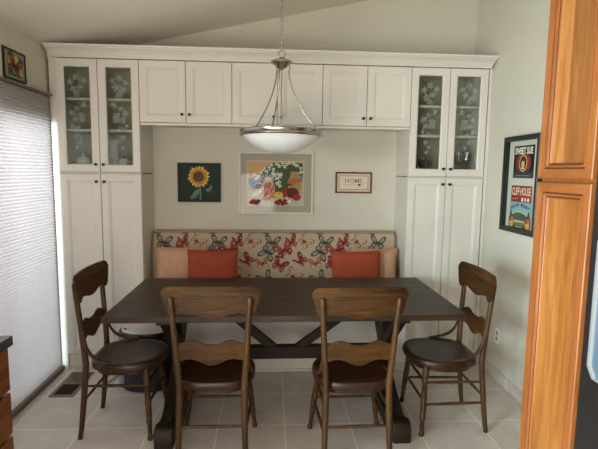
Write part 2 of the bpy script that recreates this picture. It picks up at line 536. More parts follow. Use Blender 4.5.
def grape_leaf(a, cx, cy, s, rot, m, k):
    pts = []
    for i in range(30):
        t = 2 * math.pi * i / 30
        r = s * (0.72 + 0.22 * math.cos(5 * t) + 0.07 * math.cos(15 * t))
        if abs(t - math.pi * 1.5) < .22: r *= .55
        pts.append((cx + r * math.cos(t + rot), cy + r * math.sin(t + rot)))
    a.poly(pts, m, k)
def glass_door(w, h, parent, x, z, seed, mirror):
    st = .057
    mb = MB()
    rr = [(0, DT), (0, .002), (.002, 0), (st - .008, 0), (st - .003, .004), (st, .006), (st, DT)]
    mb.loft([rect_loop(w, h, i, d) for i, d in rr], cap0=False, cap1=False)
    n = len(rr) - 1
    lo, hi = rect_loop(w, h, 0, DT), rect_loop(w, h, st, DT)
    mb.add(lo + hi, [(j, (j + 1) % 4, 4 + (j + 1) % 4, 4 + j) for j in range(4)])
    d = mb.build('door', CREAM, parent, loc=(x, 0, z), smooth=0)
    pb = MB(); pb.box(st, w - st, .011, .014, st, h - st)
    a = Art((0, .0105, 0), (1, 0, 0), (0, 0, 1), (0, -1, 0), pb, step=.00012)
    a.mats = [GLASS, ETCH]
    rnd = random.Random(seed)
    gw = w - 2 * st
    cx = w / 2
    def X(u): return cx + (-u if mirror else u) * gw
    top = h - st
    kk = 1
    # a heavy cluster of leaves at the top, a winding vine with leaves, grapes near the middle
    for (u, dz, s) in ((-.26, .10, .036), (.02, .075, .040), (.28, .11, .036), (-.1, .145, .040), (.16, .165, .040), (.02, .20, .034),
                       (-.22, .275, .034), (.05, .30, .03), (.24, .335, .036), (.12, .385, .034), (.26, .43, .030), (.02, .45, .034),
                       (.12, .51, .030), (-.04, .545, .028), (.08, .585, .022)):
        grape_leaf(a, X(u), top - dz, .88 * s * (1 + rnd.uniform(-.1, .1)), rnd.uniform(-.9, .9), ETCH, kk); kk += 1
    vine = [(X(.28 * math.sin(i * .55 + 1)), top - .07 - i * .028) for i in range(20)]
    a.line(vine, .004, ETCH, kk); kk += 1
    for i in range(12):
        r_, c_ = divmod(i, 3)
        a.ell(X(-.20 + .09 * c_ - .03 * (r_ % 2)), top - .34 - r_ * .018, .0095, .0095, ETCH, k=kk, n=10); kk += 1
    a.build('glass_pane', d)
    return d

def carcass_hollow(parent, x0, x1, z0, z1, shelves):
    t = .018
    y0, y1 = DT + .001, YB - .002
    for xa in (x0, x1 - t):
        MB().box(xa, xa + t, y0, y1, z0, z1).build('side_panel', CREAM, parent, smooth=0)
    MB().box(x0 + t, x1 - t, y0, y1, z0, z0 + t).build('bottom_panel', CREAM, parent, smooth=0)
    MB().box(x0 + t, x1 - t, y0, y1, z1 - t, z1).build('top_panel', CREAM, parent, smooth=0)
    MB().box(x0 + t, x1 - t, y1 - .006, y1, z0 + t, z1 - t).build('back_panel', mat('cabinet_interior', srgb(176, 172, 152), .7), parent, smooth=0)
    for s in shelves:
        MB().box(x0 + t, x1 - t, y0 + .03, y1 - .008, s - .009, s + .009).build('shelf', CREAM, parent, bevel=.002)

def unit(name, label, x0, x1, z0, z1, knob_z, hollow=None, seed=0, group=None):
    root = thing(name, label, 'cabinet', (x0, 0, z0), 0, group)
    w, h = x1 - x0, z1 - z0
    g = .0022
    if hollow is None:
        MB().box(.001, w - .001, DT + .001, YB - .001, 0, h).build('body', CREAM, root, smooth=0)
    else:
        carcass_hollow(root, .001, w - .001, 0, h, [s - z0 for s in hollow])
    dw = w / 2 - 2 * g
    for i in range(2):
        xx = g if i == 0 else w / 2 + g
        if hollow is None: d = panel_door(dw, h - 2 * g, root, xx, g)
        else: d = glass_door(dw, h - 2 * g, root, xx, g, seed + i, i == 0)
        knob(d, dw - .026 if i == 0 else .026, knob_z - z0 - g)
    return root

unit('wall_cabinet', 'cream two-door wall cabinet above the sunflower picture, beside the left glass cabinet', -B, -B + U, ZU, ZT, 1.966, group='cream wall cabinets over the bench')
unit('wall_cabinet', 'cream two-door wall cabinet in the middle, behind the pendant lamp', -B + U, B - U, ZU, ZT, 1.962, group='cream wall cabinets over the bench')
unit('wall_cabinet', 'cream two-door wall cabinet above the small HOME sampler', B - U, B, ZU, ZT, 1.963, group='cream wall cabinets over the bench')
unit('glass_cabinet', 'cream cabinet with two etched glass doors holding white teapots, beside the window shade', TXL, -B, ZG + .004, ZT, 1.587, hollow=(2.074, 1.843), seed=3, group='glass display cabinets')
unit('glass_cabinet', 'cream cabinet with two etched glass doors holding stemware, beside the right wall', B, TXR, ZG + .004, ZT, 1.587, hollow=(2.073, 1.844), seed=11, group='glass display cabinets')
def pantry(label, x0, x1, kz):
    root = unit('pantry_cabinet', label, x0, x1, .106, ZG - .004, kz, group='tall cream pantry cabinets')
    MB().box(.001, x1 - x0 - .001, DT + .004, YB - .001, -.106, -.001).build('plinth', CREAM, root, smooth=0)
    return root
pantry('tall cream two-door pantry cabinet beside the window shade, behind the left chair', TXL, -B, 1.458)
pantry('tall cream two-door pantry cabinet behind the right chair', B, TXR, 1.467)
# ledges under the glass cabinets, light rail under the wall cabinets, fillers, crown
m = MB(); m.box(-B + .002, B - .002, -.006, .030, 1.884, ZU - .002)
struct(m.build('trim_3', CREAM, bevel=.004))
m = MB(); m.box(TXL - .004, -B + .008, -.012, DT, ZG - .0035, ZG + .0035); m.box(B - .004, TXR + .02, -.006, DT, ZG - .0035, ZG + .0035)
struct(m.build('trim_4', CREAM))
m = MB(); m.box(XL + .02, TXL - .001, .012, .04, .0, 2.362); m.box(TXR + .010, XR - .001, .016, .04, 0, 2.362); m.box(TXR + .001, TXR + .010, .028, .04, 0, 2.362)
struct(m.build('trim_5', CREAM, bevel=.002))
prof = [(.02, 2.362), (-.006, 2.362), (-.008, 2.370), (-.016, 2.376), (-.022, 2.390), (-.036, 2.404), (-.056, 2.415), (-.066, 2.420), (-.068, 2.426), (-.080, 2.428), (-.082, 2.440), (.02, 2.440)]
m = MB()
def endx(x, yv, s): return x
m.loft([[(-1.672, yv, z) for yv, z in prof], [(1.645 + max(0, -yv) * .33, yv, z) for yv, z in prof]])
struct(m.build('trim_1', CREAM, smooth=25), 'cream crown moulding running along the cabinet tops')
# cover boards behind the crown
m = MB(); m.box(-1.69, 1.665, .021, .045, 2.3625, 2.436)
struct(m.build('trim_6', CREAM, smooth=0))

# ------------------------------------------------------------------ things inside the glass cabinets
CHINA = mat('white_china', srgb(222, 224, 222), 0.2, spec=0.5)
CHINAB = paint(120, 128, 130, .3)
zf = ZG + .004 + .018
def teapot(x, y, s, label, spout):
    root = thing('teapot', label, 'teapot', (x, y, zf), 0, 'white china pots in the left glass cabinet')
    b = MB(); b.lathe([(.030 * s, 0), (.034 * s, .004 * s), (.052 * s, .025 * s), (.056 * s, .045 * s), (.050 * s, .068 * s), (.034 * s, .084 * s)], n=28)
    for k in range(10):   # painted ribs around the belly
        t = 2 * math.pi * k / 10
        b.tube([((.0545 * s) * math.cos(t + q * .18), (.0545 * s) * math.sin(t + q * .18), (.03 + .012 * q) * s) for q in range(4)], .0016, 6, 1)
    b.build('pot', [CHINA, CHINAB], root, smooth=60)
    l = MB(); l.lathe([(.036 * s, .084 * s), (.034 * s, .090 * s), (.015 * s, .098 * s), (.006 * s, .100 * s)], n=24)
    lid = l.build('lid', CHINA, root, smooth=60)
    k = MB(); k.lathe([(.004 * s, .099 * s), (.010 * s, .106 * s), (.009 * s, .114 * s), (.003 * s, .118 * s)], n=14)
    k.build('knob', BRONZE if spout < 0 else CHINA, lid, smooth=60)
    sp = MB(); sp.tube([(spout * .045 * s, 0, .035 * s), (spout * .066 * s, 0, .045 * s), (spout * .076 * s, 0, .068 * s), (spout * .086 * s, 0, .078 * s)], [.012 * s, .009 * s, .007 * s, .006 * s], 12)
    sp.build('spout', CHINA, root, smooth=60)
    hd = MB(); hd.tube([(-spout * (.048 + .030 * math.sin(math.pi * i / 8)) * s, 0, (.030 + .045 * i / 8) * s) for i in range(9)], .005 * s, 10)
    hd.build('handle', CHINA, root, smooth=60)
    return root
teapot(-1.515, .17, 1.08, 'larger white china teapot behind the left etched glass door', 1)
teapot(-1.205, .17, .95, 'white china teapot with dark lid knob behind the second etched glass door from the shade', -1)
j = MB(); j.lathe([(.034, 0), (.037, .006), (.037, .20), (.033, .212), (.030, .222)], n=24)
jar = thing('canister', 'tall pale canister at the back of the left glass cabinet', 'canister', (-1.305, .25, zf))
j.build('canister_body', mat('pale_ceramic', srgb(206, 202, 186), .35), jar, smooth=50)
j = MB(); j.lathe([(.033, .222), (.036, .226), (.036, .238), (.010, .242)], n=24); j.build('lid', mat('pale_ceramic', (0, 0, 0, 1)), jar, smooth=50)
def goblet(x, y, z, s, label, grp, bowl_h=.075, tintm=None):
    root = thing('goblet', label, 'glass', (x, y, z), 0, grp)
    f = MB(); f.lathe([(.030 * s, 0), (.030 * s, .002), (.006, .005), (.004, .012), (.0036, .065 * s), (.005, .072 * s)], n=20)
    f.build('stem', CLEAR, root, smooth=60)
    b = MB(); zb = .072 * s
    b.lathe([(.004, zb), (.020 * s, zb + .008), (.031 * s, zb + .030), (.033 * s, zb + .05), (.028 * s, zb + bowl_h), (.0268 * s, zb + bowl_h), (.031 * s, zb + .05), (.029 * s, zb + .031), (.018 * s, zb + .011), (.002, zb + .004)], n=24)
    b.build('bowl', tintm or CLEAR, root, smooth=60)
    return root
STEMG = glass('stemware_glass', (0.90, 0.93, 0.93, 1), .16)
PURPLE = glass('purple_glass', (0.62, 0.36, 0.52, 1), .10)
g0 = goblet(1.405, .12, zf, 1.1, 'clear stemmed goblet behind the rightmost glass door', 'clear goblets behind the rightmost glass door', .10, STEMG)
for x, y in ((1.475, .12), (1.545, .13), (1.44, .24), (1.52, .25)):
    c = copy_tree(g0); c.location = (x, y, zf)
g1 = goblet(1.125, .12, zf, .72, 'small purple stemmed glass behind the etched door beside the wall cabinets', 'small purple glasses behind an etched door', .06, PURPLE)
for x, y in ((1.18, .14), (1.235, .115)):
    c = copy_tree(g1); c.location = (x, y, zf)
t0 = MB(); t0.lathe([(.026, 0), (.027, .003), (.033, .13), (.0318, .13), (.026, .006), (.002, .005)], n=24)
tb = t0.build('tumbler', STEMG, smooth=60, loc=(1.225, .25, zf))
tag(tb, 'tall clear tumbler at the back of the right glass cabinet', 'glass', 'tall clear tumblers in the right glass cabinet')
c = tb.copy(); COL.objects.link(c); c.location = (1.15, .26, zf)
t0 = MB(); t0.lathe([(.030, 0), (.031, .003), (.036, .085), (.0348, .085), (.029, .006), (.002, .005)], n=24)
tb = t0.build('tumbler', STEMG, smooth=60, loc=(-1.315, .13, zf))
tag(tb, 'short clear glass in front of the pale canister', 'glass')
t0 = MB(); t0.lathe([(.020, 0), (.026, .01), (.030, .04), (.024, .06), (.018, .066), (.0165, .066), (.022, .058), (.028, .04), (.002, .006)], n=20)
tb = t0.build('sugar_bowl', CHINA, smooth=60, loc=(-1.588 + .016, .26, zf))
tag(tb, 'small white sugar bowl behind the larger china teapot', 'bowl')

# ------------------------------------------------------------------ window shade on the patio door
sh = thing('cellular_shade', 'white pleated cellular shade lowered over the glass patio door', 'window shade', (-1.64, -0.95, 0))
SY0, SY1 = -1.782 + .95, -0.040 + .95
hr = MB(); hr.box(-.05, .006, SY0, SY1, 2.072, 2.088); hr.build('headrail', mat('shade_rail', srgb(112, 96, 82), .5), sh, bevel=.004)
pts = []
zz = 2.074
i = 0
while zz > .030:
    pts.append((-.022 + (.011 if i % 2 else -.011), zz)); zz -= .0112; i += 1
fab = MB()
fab.add([(x, y, z) for x, z in pts for y in (SY0 + .004, SY1 - .004)], [(2 * k, 2 * k + 1, 2 * k + 3, 2 * k + 2) for k in range(len(pts) - 1)])
fab.build('pleated_fabric', translucent('shade_fabric', (0.78, 0.745, 0.745, 1), .5), sh, smooth=0)
br = MB(); br.box(-.030, .004, SY0, SY1, .0005, .034); br.build('bottom_rail', mat('shade_rail', (0, 0, 0, 1)), sh, bevel=.005)
# door track on the floor
m = MB(); m.box(XL + .001, XL + .026, PD0, PD1, 0, .010)
struct(m.build('trim_7', WHITE, bevel=.003))

# ------------------------------------------------------------------ built-in bench
bn = thing('bench_base', 'white panelled bench base built into the cabinet alcove', 'bench', (0, 0, 0))
m = MB(); m.box(-B + .002, B - .002, -.120, YB - .002, .0, .44); m.build('base', CREAM, bn, bevel=.004)
m = MB(); m.box(-B + .002, B - .002, -.135, -.120, .0, .018); m.build('toe_strip', CREAM, bn, bevel=.003)
m = MB(); m.box(-B + .002, B - .002, -.150, YB - .002, .44, .462); m.build('lid', CREAM, bn, bevel=.005)
LINEN = mat('linen_fabric', srgb(176, 162, 142), 0.95, var=0.06, vscale=(140, 140, 140), bump=.3, bscale=500, spec=.1, bdist=.002)
PIPE = mat('piping_fabric', srgb(150, 126, 106), 0.95, spec=.1)
m = MB(); m.box(-B + .008, B - .008, -.155, .155, .463, .540)
o = m.build('seat_cushion', LINEN, bevel=.025, seg=4); tag(o, 'beige linen seat cushion lying along the alcove bench', 'cushion')
# back cushion: leaning slab whose front face carries the printed butterflies
bc = thing('back_cushion', 'beige bench back cushion printed with red, cream and black butterflies', 'cushion', (0, 0, 0))
zb0, zb1 = .541, 1.052
yb0, yb1 = .185, .262
def yface(z): return yb0 + (yb1 - yb0) * (z - zb0) / (zb1 - zb0)
m = MB()
m.prism([(yface(zb0), zb0), (yface(zb1), zb1), (YB - .004, zb1), (YB - .004, zb0)], -B + .012, B - .012, axis=0)
body = m.build('cushion_body', LINEN, bc, bevel=.022, seg=4)
m = MB()
pz = zb1 - .012
path = [(-B + .010, yface(zb0) + .006, zb0 + .03), (-B + .010, yface(pz) + .004, pz - .03), (-B + .02, yface(pz) + .004, pz)]
path += [(-B + .02 + (2 * B - .04) * i / 20, yface(pz) + .004, pz + .0015 * math.sin(i * 2.1)) for i in range(1, 21)]
path += [(B - .010, yface(pz) + .004, pz - .03), (B - .010, yface(zb0) + .006, zb0 + .03)]
m.tube(path, .006, 8); m.build('piping', PIPE, bc, smooth=60)
C_RED, C_PINK, C_CREAM, C_DARK, C_GREY, C_MAR, C_OR = paint(138, 46, 42), paint(162, 78, 68), paint(206, 178, 140), paint(62, 54, 52), paint(150, 146, 132), paint(96, 30, 34), paint(186, 116, 70)
slope = Vector((0, yb1 - yb0, zb1 - zb0)).normalized()
art = Art((0, yface(zb0), zb0), (1, 0, 0), slope, Vector((0, -slope.z, slope.y)), step=.00010)
art.k = 6
WING = [(.02, .02), (.06, .18), (.18, .40), (.34, .54), (.50, .58), (.60, .50), (.58, .34), (.50, .20), (.42, .08), (.24, -.02)]
HIND = [(.02, .02), (.22, .02), (.40, .02), (.48, -.08), (.46, -.22), (.38, -.34), (.26, -.42), (.18, -.36), (.10, -.22)]
def butterfly(a, cx, cy, s, rot, edge, fill, fill2, spots, fold=1.0):
    c, d = math.cos(rot), math.sin(rot)
    def T(p, sg):
        x, y = p[0] * sg * (fold if sg < 0 else 1), p[1]
        return (cx + s * (x * c - y * d), cy + s * (x * d + y * c))
    k0 = a.k
    for sg in (1, -1):
        for W_, fl in ((HIND, fill2), (WING, fill)):
            a.k = k0 + (5 if W_ is WING else 0)
            mx_ = sum(p[0] for p in W_) / len(W_); my_ = sum(p[1] for p in W_) / len(W_)
            a.poly([T(p, sg) for p in W_], edge)
            q_ = .66 if edge is C_DARK else .84
            inner = [(mx_ + (p[0] - mx_) * q_ - .02, my_ + (p[1] - my_) * q_ - .01) for p in W_]
            a.poly([T(p, sg) for p in inner], fl)
            a.ell(*T((mx_ + .06, my_ + .02), sg), s * .06, s * .04, spots, rot + sg * .7, n=10)
            for q in (4, 6):
                p = W_[q]
                a.line([T((.05, .0), sg), T((mx_ + (p[0] - mx_) * .75, my_ + (p[1] - my_) * .75), sg)], s * .03, edge)
    a.k = k0 + 11
    a.poly([T(p, 1) for p in ((0, .22), (.04, .05), (.03, -.25), (0, -.34), (-.03, -.25), (-.04, .05))], edge)
    a.k = k0
per = .447
for r in range(-3, 4):
    x0 = -.325 + r * per
    def put(dx, z, s, rot, kind, fold=1):
        x = x0 + dx
        if abs(x) > B - .012 - s * .55: return
        ed, f1, f2, sp = {'red': (C_MAR, C_RED, C_PINK, C_CREAM), 'cream': (C_MAR, C_CREAM, C_CREAM, C_PINK), 'black': (C_DARK, C_GREY, C_GREY, C_CREAM),
                          'orange': (C_MAR, C_OR, C_CREAM, C_CREAM), 'pink': (C_MAR, C_PINK, C_RED, C_CREAM)}[kind]
        butterfly(art, x, (z - zb0) / slope.z, s, rot, ed, f1, f2, sp, fold)
    put(0, .955, .105, .35, 'red', .45)
    put(.112, .968, .115, -.75, 'cream', .8)
    put(.292, .955, .112, -.15, 'black')
    put(.255, .882, .115, 2.7, 'black')
    put(.392, .892, .135, .45, 'pink')
    put(.085, .80, .115, 1.0, 'red', .45)
    put(.212, .782, .095, .2, 'orange')
    put(.352, .770, .115, -.5, 'red')
    put(.02, .675, .115, -.6, 'cream')
    put(.24, .655, .115, .5, 'black')
for i in range(-9, 10):   # torn motifs folding over the top edge
    a0 = i * .112 + .03
    if abs(a0) < .98 and i % 2: art.ell(a0, (1.033 - zb0) / slope.z, .03, .005, C_MAR, n=10, wob=.2)
pr = art.build('butterfly_print', body)

def pillow(name, label, cx, cy, zc, w, h, t, tilt, rz, material, grp):
    root = thing(name, label, 'pillow', (cx, cy, zc - h / 2), rz, grp)
    N = 20
    mb = MB(Matrix.Translation((0, 0, h / 2)) @ Matrix.Rotation(tilt, 4, 'X'))
    rnd = random.Random(int(cx * 1000))
    ph = rnd.uniform(0, 6)
    for side in (1, -1):
        v, f = [], []
        for i in range(N + 1):
            for j in range(N + 1):
                u, w_ = 2 * i / N - 1, 2 * j / N - 1
                pin = 1 - .055 * (1 - u * u) * abs(w_) ** 3 if True else 1
                pin2 = 1 - .055 * (1 - w_ * w_) * abs(u) ** 3
                x = u * w / 2 * pin2; z = w_ * h / 2 * pin
                d = t / 2 * ((1 - u ** 4) * (1 - w_ ** 4)) ** .55
                d *= 1 + .06 * math.sin(3 * u + 2 * w_ + ph) + .04 * math.sin(6 * u - 4 * w_ + ph)
                v.append((x, -side * d, z))
        for i in range(N):
            for j in range(N):
                a = i * (N + 1) + j
                f.append((a, a + N + 1, a + N + 2, a + 1))
        mb.add(v, f)
    bm_o = mb.build('pillow_cover', material, root, smooth=80)
    sm = MB(Matrix.Translation((0, 0, h / 2)) @ Matrix.Rotation(tilt, 4, 'X'))
    loop = []
    for q in range(4):
        for i in range(N):
            s_ = 2 * i / N - 1
            u, w_ = [(s_, -1), (1, s_), (-s_, 1), (-1, -s_)][q]
            pin = 1 - .055 * (1 - u * u) * abs(w_) ** 3
            pin2 = 1 - .055 * (1 - w_ * w_) * abs(u) ** 3
            loop.append((u * w / 2 * pin2, 0, w_ * h / 2 * pin))
    loop.append(loop[0])
    sm.tube(loop, .004, 6); sm.build('seam', material, root, smooth=60)
    return root
RUST = mat('rust_linen', srgb(150, 72, 52), 0.9, var=.08, vscale=(60, 60, 60), bump=.3, bscale=300, spec=.1, bdist=.002)
TAN = mat('tan_velvet', srgb(186, 148, 120), 0.85, var=.08, vscale=(30, 30, 30), bump=.2, bscale=200, spec=.1, bdist=.002)
pillow('throw_pillow', 'tan throw pillow half behind the rust pillow, at the left bench end', -.765, .105, .742, .40, .40, .13, R(-10), R(2), TAN, 'tan throw pillows')
pillow('throw_pillow', 'rust orange throw pillow leaning on the tan one under the sunflower picture', -.497, -.035, .744, .39, .395, .12, R(-12), R(-3), RUST, 'rust throw pillows')
pillow('throw_pillow', 'rust orange throw pillow leaning at the right bench end under the HOME sampler', .632, -.035, .742, .40, .39, .12, R(-12), R(4), RUST, 'rust throw pillows')
pillow('throw_pillow', 'tan throw pillow half behind the rust pillow, at the right bench end', .800, .105, .738, .39, .395, .13, R(-10), R(-2), TAN, 'tan throw pillows')

# ------------------------------------------------------------------ pictures
def frame_mesh(mb, w, h, bw, d, m=0):
    """picture frame ring in local u (x), v (z), standing out -y by d"""
    prof = [(0, 0), (0, -d + .003), (.003, -d), (bw * .6, -d), (bw, -d + .004), (bw, 0)]
    loops = [[(i, y, i), (w - i, y, i), (w - i, y, h - i), (i, y, h - i)] for i, y in prof]
    mb.loft(loops, m, False, False)
    return mb
# sunflower
pw, ph_ = .360, .328
pc = thing('picture', 'small square painting of a yellow sunflower on dark green, thin black frame', 'picture', (-.829, YB - .001, 1.286))
frame_mesh(MB(), pw, ph_, .012, .022).build('frame', BLACK, pc, smooth=0)
a = Art((0, -.008, 0), (1, 0, 0), (0, 0, 1), (0, -1, 0))
DG, DG2, LG, YEL, YEL2, BRN, BRN2, PALE = paint(30, 46, 40), paint(52, 74, 70), paint(104, 128, 104), paint(206, 164, 52), paint(186, 136, 34), paint(70, 52, 38), paint(112, 88, 62), paint(222, 196, 120)
a.rect(.008, pw - .008, .008, ph_ - .008, DG)
cx, cy = .176, .213
a.line([(cx + .004, cy - .06), (cx + .012, cy - .12), (cx + .012, .02)], .012, LG)
a.poly([(cx + .01, .115), (cx - .03, .10), (cx - .065, .05), (cx - .075, .022), (cx - .03, .035), (cx, .07)], LG)
a.poly([(cx + .05, .11), (cx + .07, .085), (cx + .10, .10), (cx + .112, .135), (cx + .10, .15), (cx + .085, .12)], LG)
a.line([(cx + .01, .09), (cx - .06, .035)], .003, DG2); a.line([(cx + .06, .095), (cx + .10, .14)], .003, DG2)
for ring_, (rr, col_, n_, sh_) in enumerate(((.094, PALE, 17, 0), (.086, YEL, 17, .18), (.072, YEL2, 15, .1))):
    for k in range(n_):
        t = 2 * math.pi * k / n_ + sh_
        q = rr * (1 + .07 * math.sin(k * 2.3))
        wd = .013
        pts = [(.03, -wd * .6), (.055, -wd), (q * .8, -wd * .75), (q, .001), (q * .8, wd * .75), (.055, wd), (.03, wd * .6)]
        a.poly([(cx + x * math.cos(t) - y * math.sin(t), cy + x * math.sin(t) + y * math.cos(t)) for x, y in pts], col_, 10 + ring_ * 20 + k % 3)
a.k = 90
a.ell(cx, cy, .045, .045, BRN2, n=26, wob=.02); a.ell(cx, cy, .038, .038, BRN, n=24); a.ell(cx, cy, .024, .024, BRN2, n=20, wob=.03); a.ell(cx - .002, cy + .001, .014, .014, BRN, n=16)
a.k = 2
a.line([(.255, .085), (.285, .092), (.325, .088)], .004, DG2); a.line([(.24, .072), (.30, .074)], .003, DG2)
a.line([(.045, .290), (.06, .302), (.075, .288)], .004, DG2); a.line([(.28, .268), (.30, .276), (.33, .270)], .006, DG2)
a.build('painting', pc)
# still life
W_, H_ = .633, .528
pc = thing('picture', 'large matted still life of jars, white flowers and fruit in a white frame', 'picture', (-.318, YB - .001, 1.188))
frame_mesh(MB(), W_, H_, .016, .024).build('frame', mat('white_frame', srgb(214, 210, 200), .4), pc, smooth=0)
MB().box(.012, W_ - .012, -.007, -.004, .012, H_ - .012).build('mat_board', mat('taupe_mat', srgb(170, 162, 147), .9), pc, smooth=0)
a = Art((.070, -.0075, .070), (1.065, 0, 0), (0, 0, 1.03), (0, -1, 0), step=.0002)
w, h = .455, .372
IV, ORG, BLU, GRN, WHT, RED, DRED, JAR, JAR2, AMB, APP, TAU, BRW = paint(206, 192, 166), paint(206, 158, 98), paint(88, 122, 168), paint(60, 78, 44), paint(226, 224, 214), paint(150, 36, 36), paint(96, 26, 28), paint(200, 150, 122), paint(164, 92, 76), paint(176, 98, 44), paint(196, 178, 84), paint(196, 188, 172), paint(84, 64, 42)
a.rect(0, w, 0, h, IV)
a.rect(.008, w - .008, .008, h - .008, paint(188, 168, 130))
a.poly([(.008, .20), (.06, .17), (.25, .24), (.35, h - .008), (.008, h - .008)], ORG)
a.poly([(.008, .008), (w - .008, .008), (w - .008, .10), (.25, .14), (.008, .12)], TAU)
a.poly([(.05, .17), (.06, .235), (.14, .305), (.19, .352), (.30, .362), (.44, .355), (.447, .25), (.40, .12), (.25, .09), (.12, .13)], GRN)
a.ell(.06, .185, .055, .042, BLU, -.5, wob=.1); a.ell(.10, .235, .022, .012, BLU, .7)
a.poly([(.36, .14), (.44, .20), (.447, .26), (.40, .24), (.33, .18)], BLU)
rnd = random.Random(5)
a.k = 20
for (u, v_) in ((.06, .26), (.09, .245), (.075, .225), (.11, .275), (.135, .30), (.155, .285), (.175, .31), (.19, .335), (.21, .30), (.235, .345), (.255, .33), (.28, .35), (.31, .345), (.335, .352), (.37, .35), (.395, .335), (.425, .31), (.43, .28), (.22, .255), (.245, .265), (.26, .24), (.235, .225), (.255, .20), (.27, .26), (.24, .185), (.26, .165), (.205, .27), (.30, .325)):
    for q in range(5):
        t = q * 1.257 + rnd.uniform(0, 1)
        a.ell(u + .009 * math.cos(t), v_ + .009 * math.sin(t), .008, .005, WHT, t, 8, k=20 + q)
    a.ell(u, v_, .004, .004, GRN, n=6, k=27)
a.k = 30
# back jar with amber fruit, front jar with peaches, apples, red berries
a.poly([(.335, .15), (.33, .22), (.345, .255), (.345, .31), (.415, .31), (.415, .255), (.43, .22), (.425, .13)], paint(160, 140, 88))
a.rect(.338, .422, .285, .312, BRW); a.ell(.375, .205, .06, .026, AMB, .25, wob=.08); a.ell(.335, .165, .03, .022, BRW, wob=.05); a.ell(.345, .155, .018, .015, paint(176, 146, 96))
a.ell(.36, .11, .05, .045, DRED, wob=.08)
a.poly([(.03, .085), (.05, .07), (.13, .12), (.135, .145), (.115, .15)], WHT)
a.ell(.09, .16, .024, .02, DRED)
a.poly([(.125, .05), (.115, .10), (.12, .165), (.14, .195), (.14, .225), (.20, .225), (.20, .195), (.222, .165), (.222, .08), (.205, .045), (.16, .035)], JAR)
a.rect(.138, .204, .215, .238, paint(196, 142, 60)); a.rect(.142, .20, .195, .214, paint(150, 130, 96))
PEA, PEB = paint(206, 146, 104), paint(188, 116, 92)
for r_ in range(7):
    for c_ in range(4):
        a.ell(.137 + c_ * .022 + (.008 if r_ % 2 else 0), .062 + r_ * .020, .0125, .0105, (PEA, PEB, JAR2)[(r_ * 2 + c_) % 3], r_ + c_, 12, wob=.05)
a.line([(.132, .08), (.130, .16)], .006, paint(226, 206, 190))
a.ell(.295, .105, .03, .035, RED); a.ell(.252, .085, .036, .034, APP); a.ell(.255, .105, .010, .004, BRW)
a.ell(.395, .075, .032, .030, RED); a.ell(.392, .095, .007, .003, BRW)
for (u, v_) in ((.03, .03), (.05, .045), (.07, .035), (.09, .04), (.045, .025), (.075, .022), (.235, .03), (.26, .045), (.28, .03), (.30, .045), (.25, .02), (.285, .018), (.31, .025)):
    a.ell(u, v_, .017, .014, RED if rnd.random() < .5 else DRED, wob=.1, n=12)
a.ell(.34, .04, .02, .010, WHT, .3); a.ell(.36, .045, .008, .004, GRN)
a.build('painting', pc)
MB().box(.012, W_ - .012, -.0175, -.016, .012, H_ - .012).build('glazing', PICGLASS, pc, smooth=0)
# HOME sampler
W_, H_ = .314, .180
pc = thing('picture', 'small cream HOME sampler with a heart in a narrow wooden frame', 'picture', (.506, YB - .001, 1.374))
frame_mesh(MB(), W_, H_, .013, .018).build('frame', wood('sampler_wood', srgb(78, 48, 26), srgb(122, 82, 46), 0, .45, 3), pc, smooth=0)
a = Art((0, -.006, 0), (1, 0, 0), (0, 0, 1), (0, -1, 0))
a.rect(.008, W_ - .008, .008, H_ - .008, paint(204, 186, 164))
def rrect(x0, x1, y0, y1, r):
    p = []
    for (cx, cy, s) in ((x1 - r, y1 - r, 0), (x0 + r, y1 - r, 1), (x0 + r, y0 + r, 2), (x1 - r, y0 + r, 3)):
        p += [(cx + r * math.cos(R(90 * s + i * 22.5)), cy + r * math.sin(R(90 * s + i * 22.5))) for i in range(5)]
    return p
a.poly(rrect(.030, W_ - .030, .030, H_ - .030, .012), paint(120, 112, 100)); a.poly(rrect(.034, W_ - .034, .034, H_ - .034, .010), paint(208, 200, 182))
a.text('HOME', W_ / 2, .088, .052, paint(166, 122, 112), sx=1.05, bold=.0006)
a.text('IS WHERE THE', W_ / 2 - .030, .066, .015, paint(160, 116, 110))
a.text('IS', W_ / 2 + .078, .066, .015, paint(160, 116, 110))
hx, hy = W_ / 2 + .050, .071
a.poly([(hx, hy - .012), (hx + .014, hy + .003), (hx + .012, hy + .009), (hx + .006, hy + .010), (hx, hy + .005), (hx - .006, hy + .010), (hx - .012, hy + .009), (hx - .014, hy + .003)], paint(56, 30, 30))
a.build('sampler_print', pc)
MB().tube([(W_ / 2 - .006, -.006, H_ - .001), (W_ / 2 - .004, -.007, H_ + .008), (W_ / 2 + .004, -.007, H_ + .008), (W_ / 2 + .006, -.006, H_ - .001)], .0016, 6).build('hanger', BRONZE, pc, smooth=60)
# shadow box with crate labels on the right wall; local x runs towards the camera along -y
W_, H_ = .450, .665
rp_ = thing('picture', 'black shadow box frame with three colourful vintage labels on the right wall', 'picture', (XR - .001, -.296, 1.150), R(-90))
frame_mesh(MB(), W_, H_, .034, .040).build('frame', BLACK, rp_, smooth=0)
MB().box(.02, W_ - .02, -.008, -.003, .02, H_ - .02).build('backing', mat('grey_mat', srgb(196, 196, 184), .9), rp_, smooth=0)
a = Art((0, -.0085, 0), (1, 0, 0), (0, 0, 1), (0, -1, 0), step=.0002)
x0, x1 = .097, .353
BK, NV, RD, GD, SK, CRM, SKY, MT, OL = paint(30, 30, 36), paint(46, 50, 66), paint(150, 48, 40), paint(206, 160, 80), paint(214, 182, 146), paint(224, 206, 190), paint(136, 172, 190), paint(66, 84, 84), paint(104, 112, 62)
z0, z1 = .378, .598
a.rect(x0, x1, z0, z1, BK)
cx, cz = (x0 + x1) / 2 - .004, z0 + .100
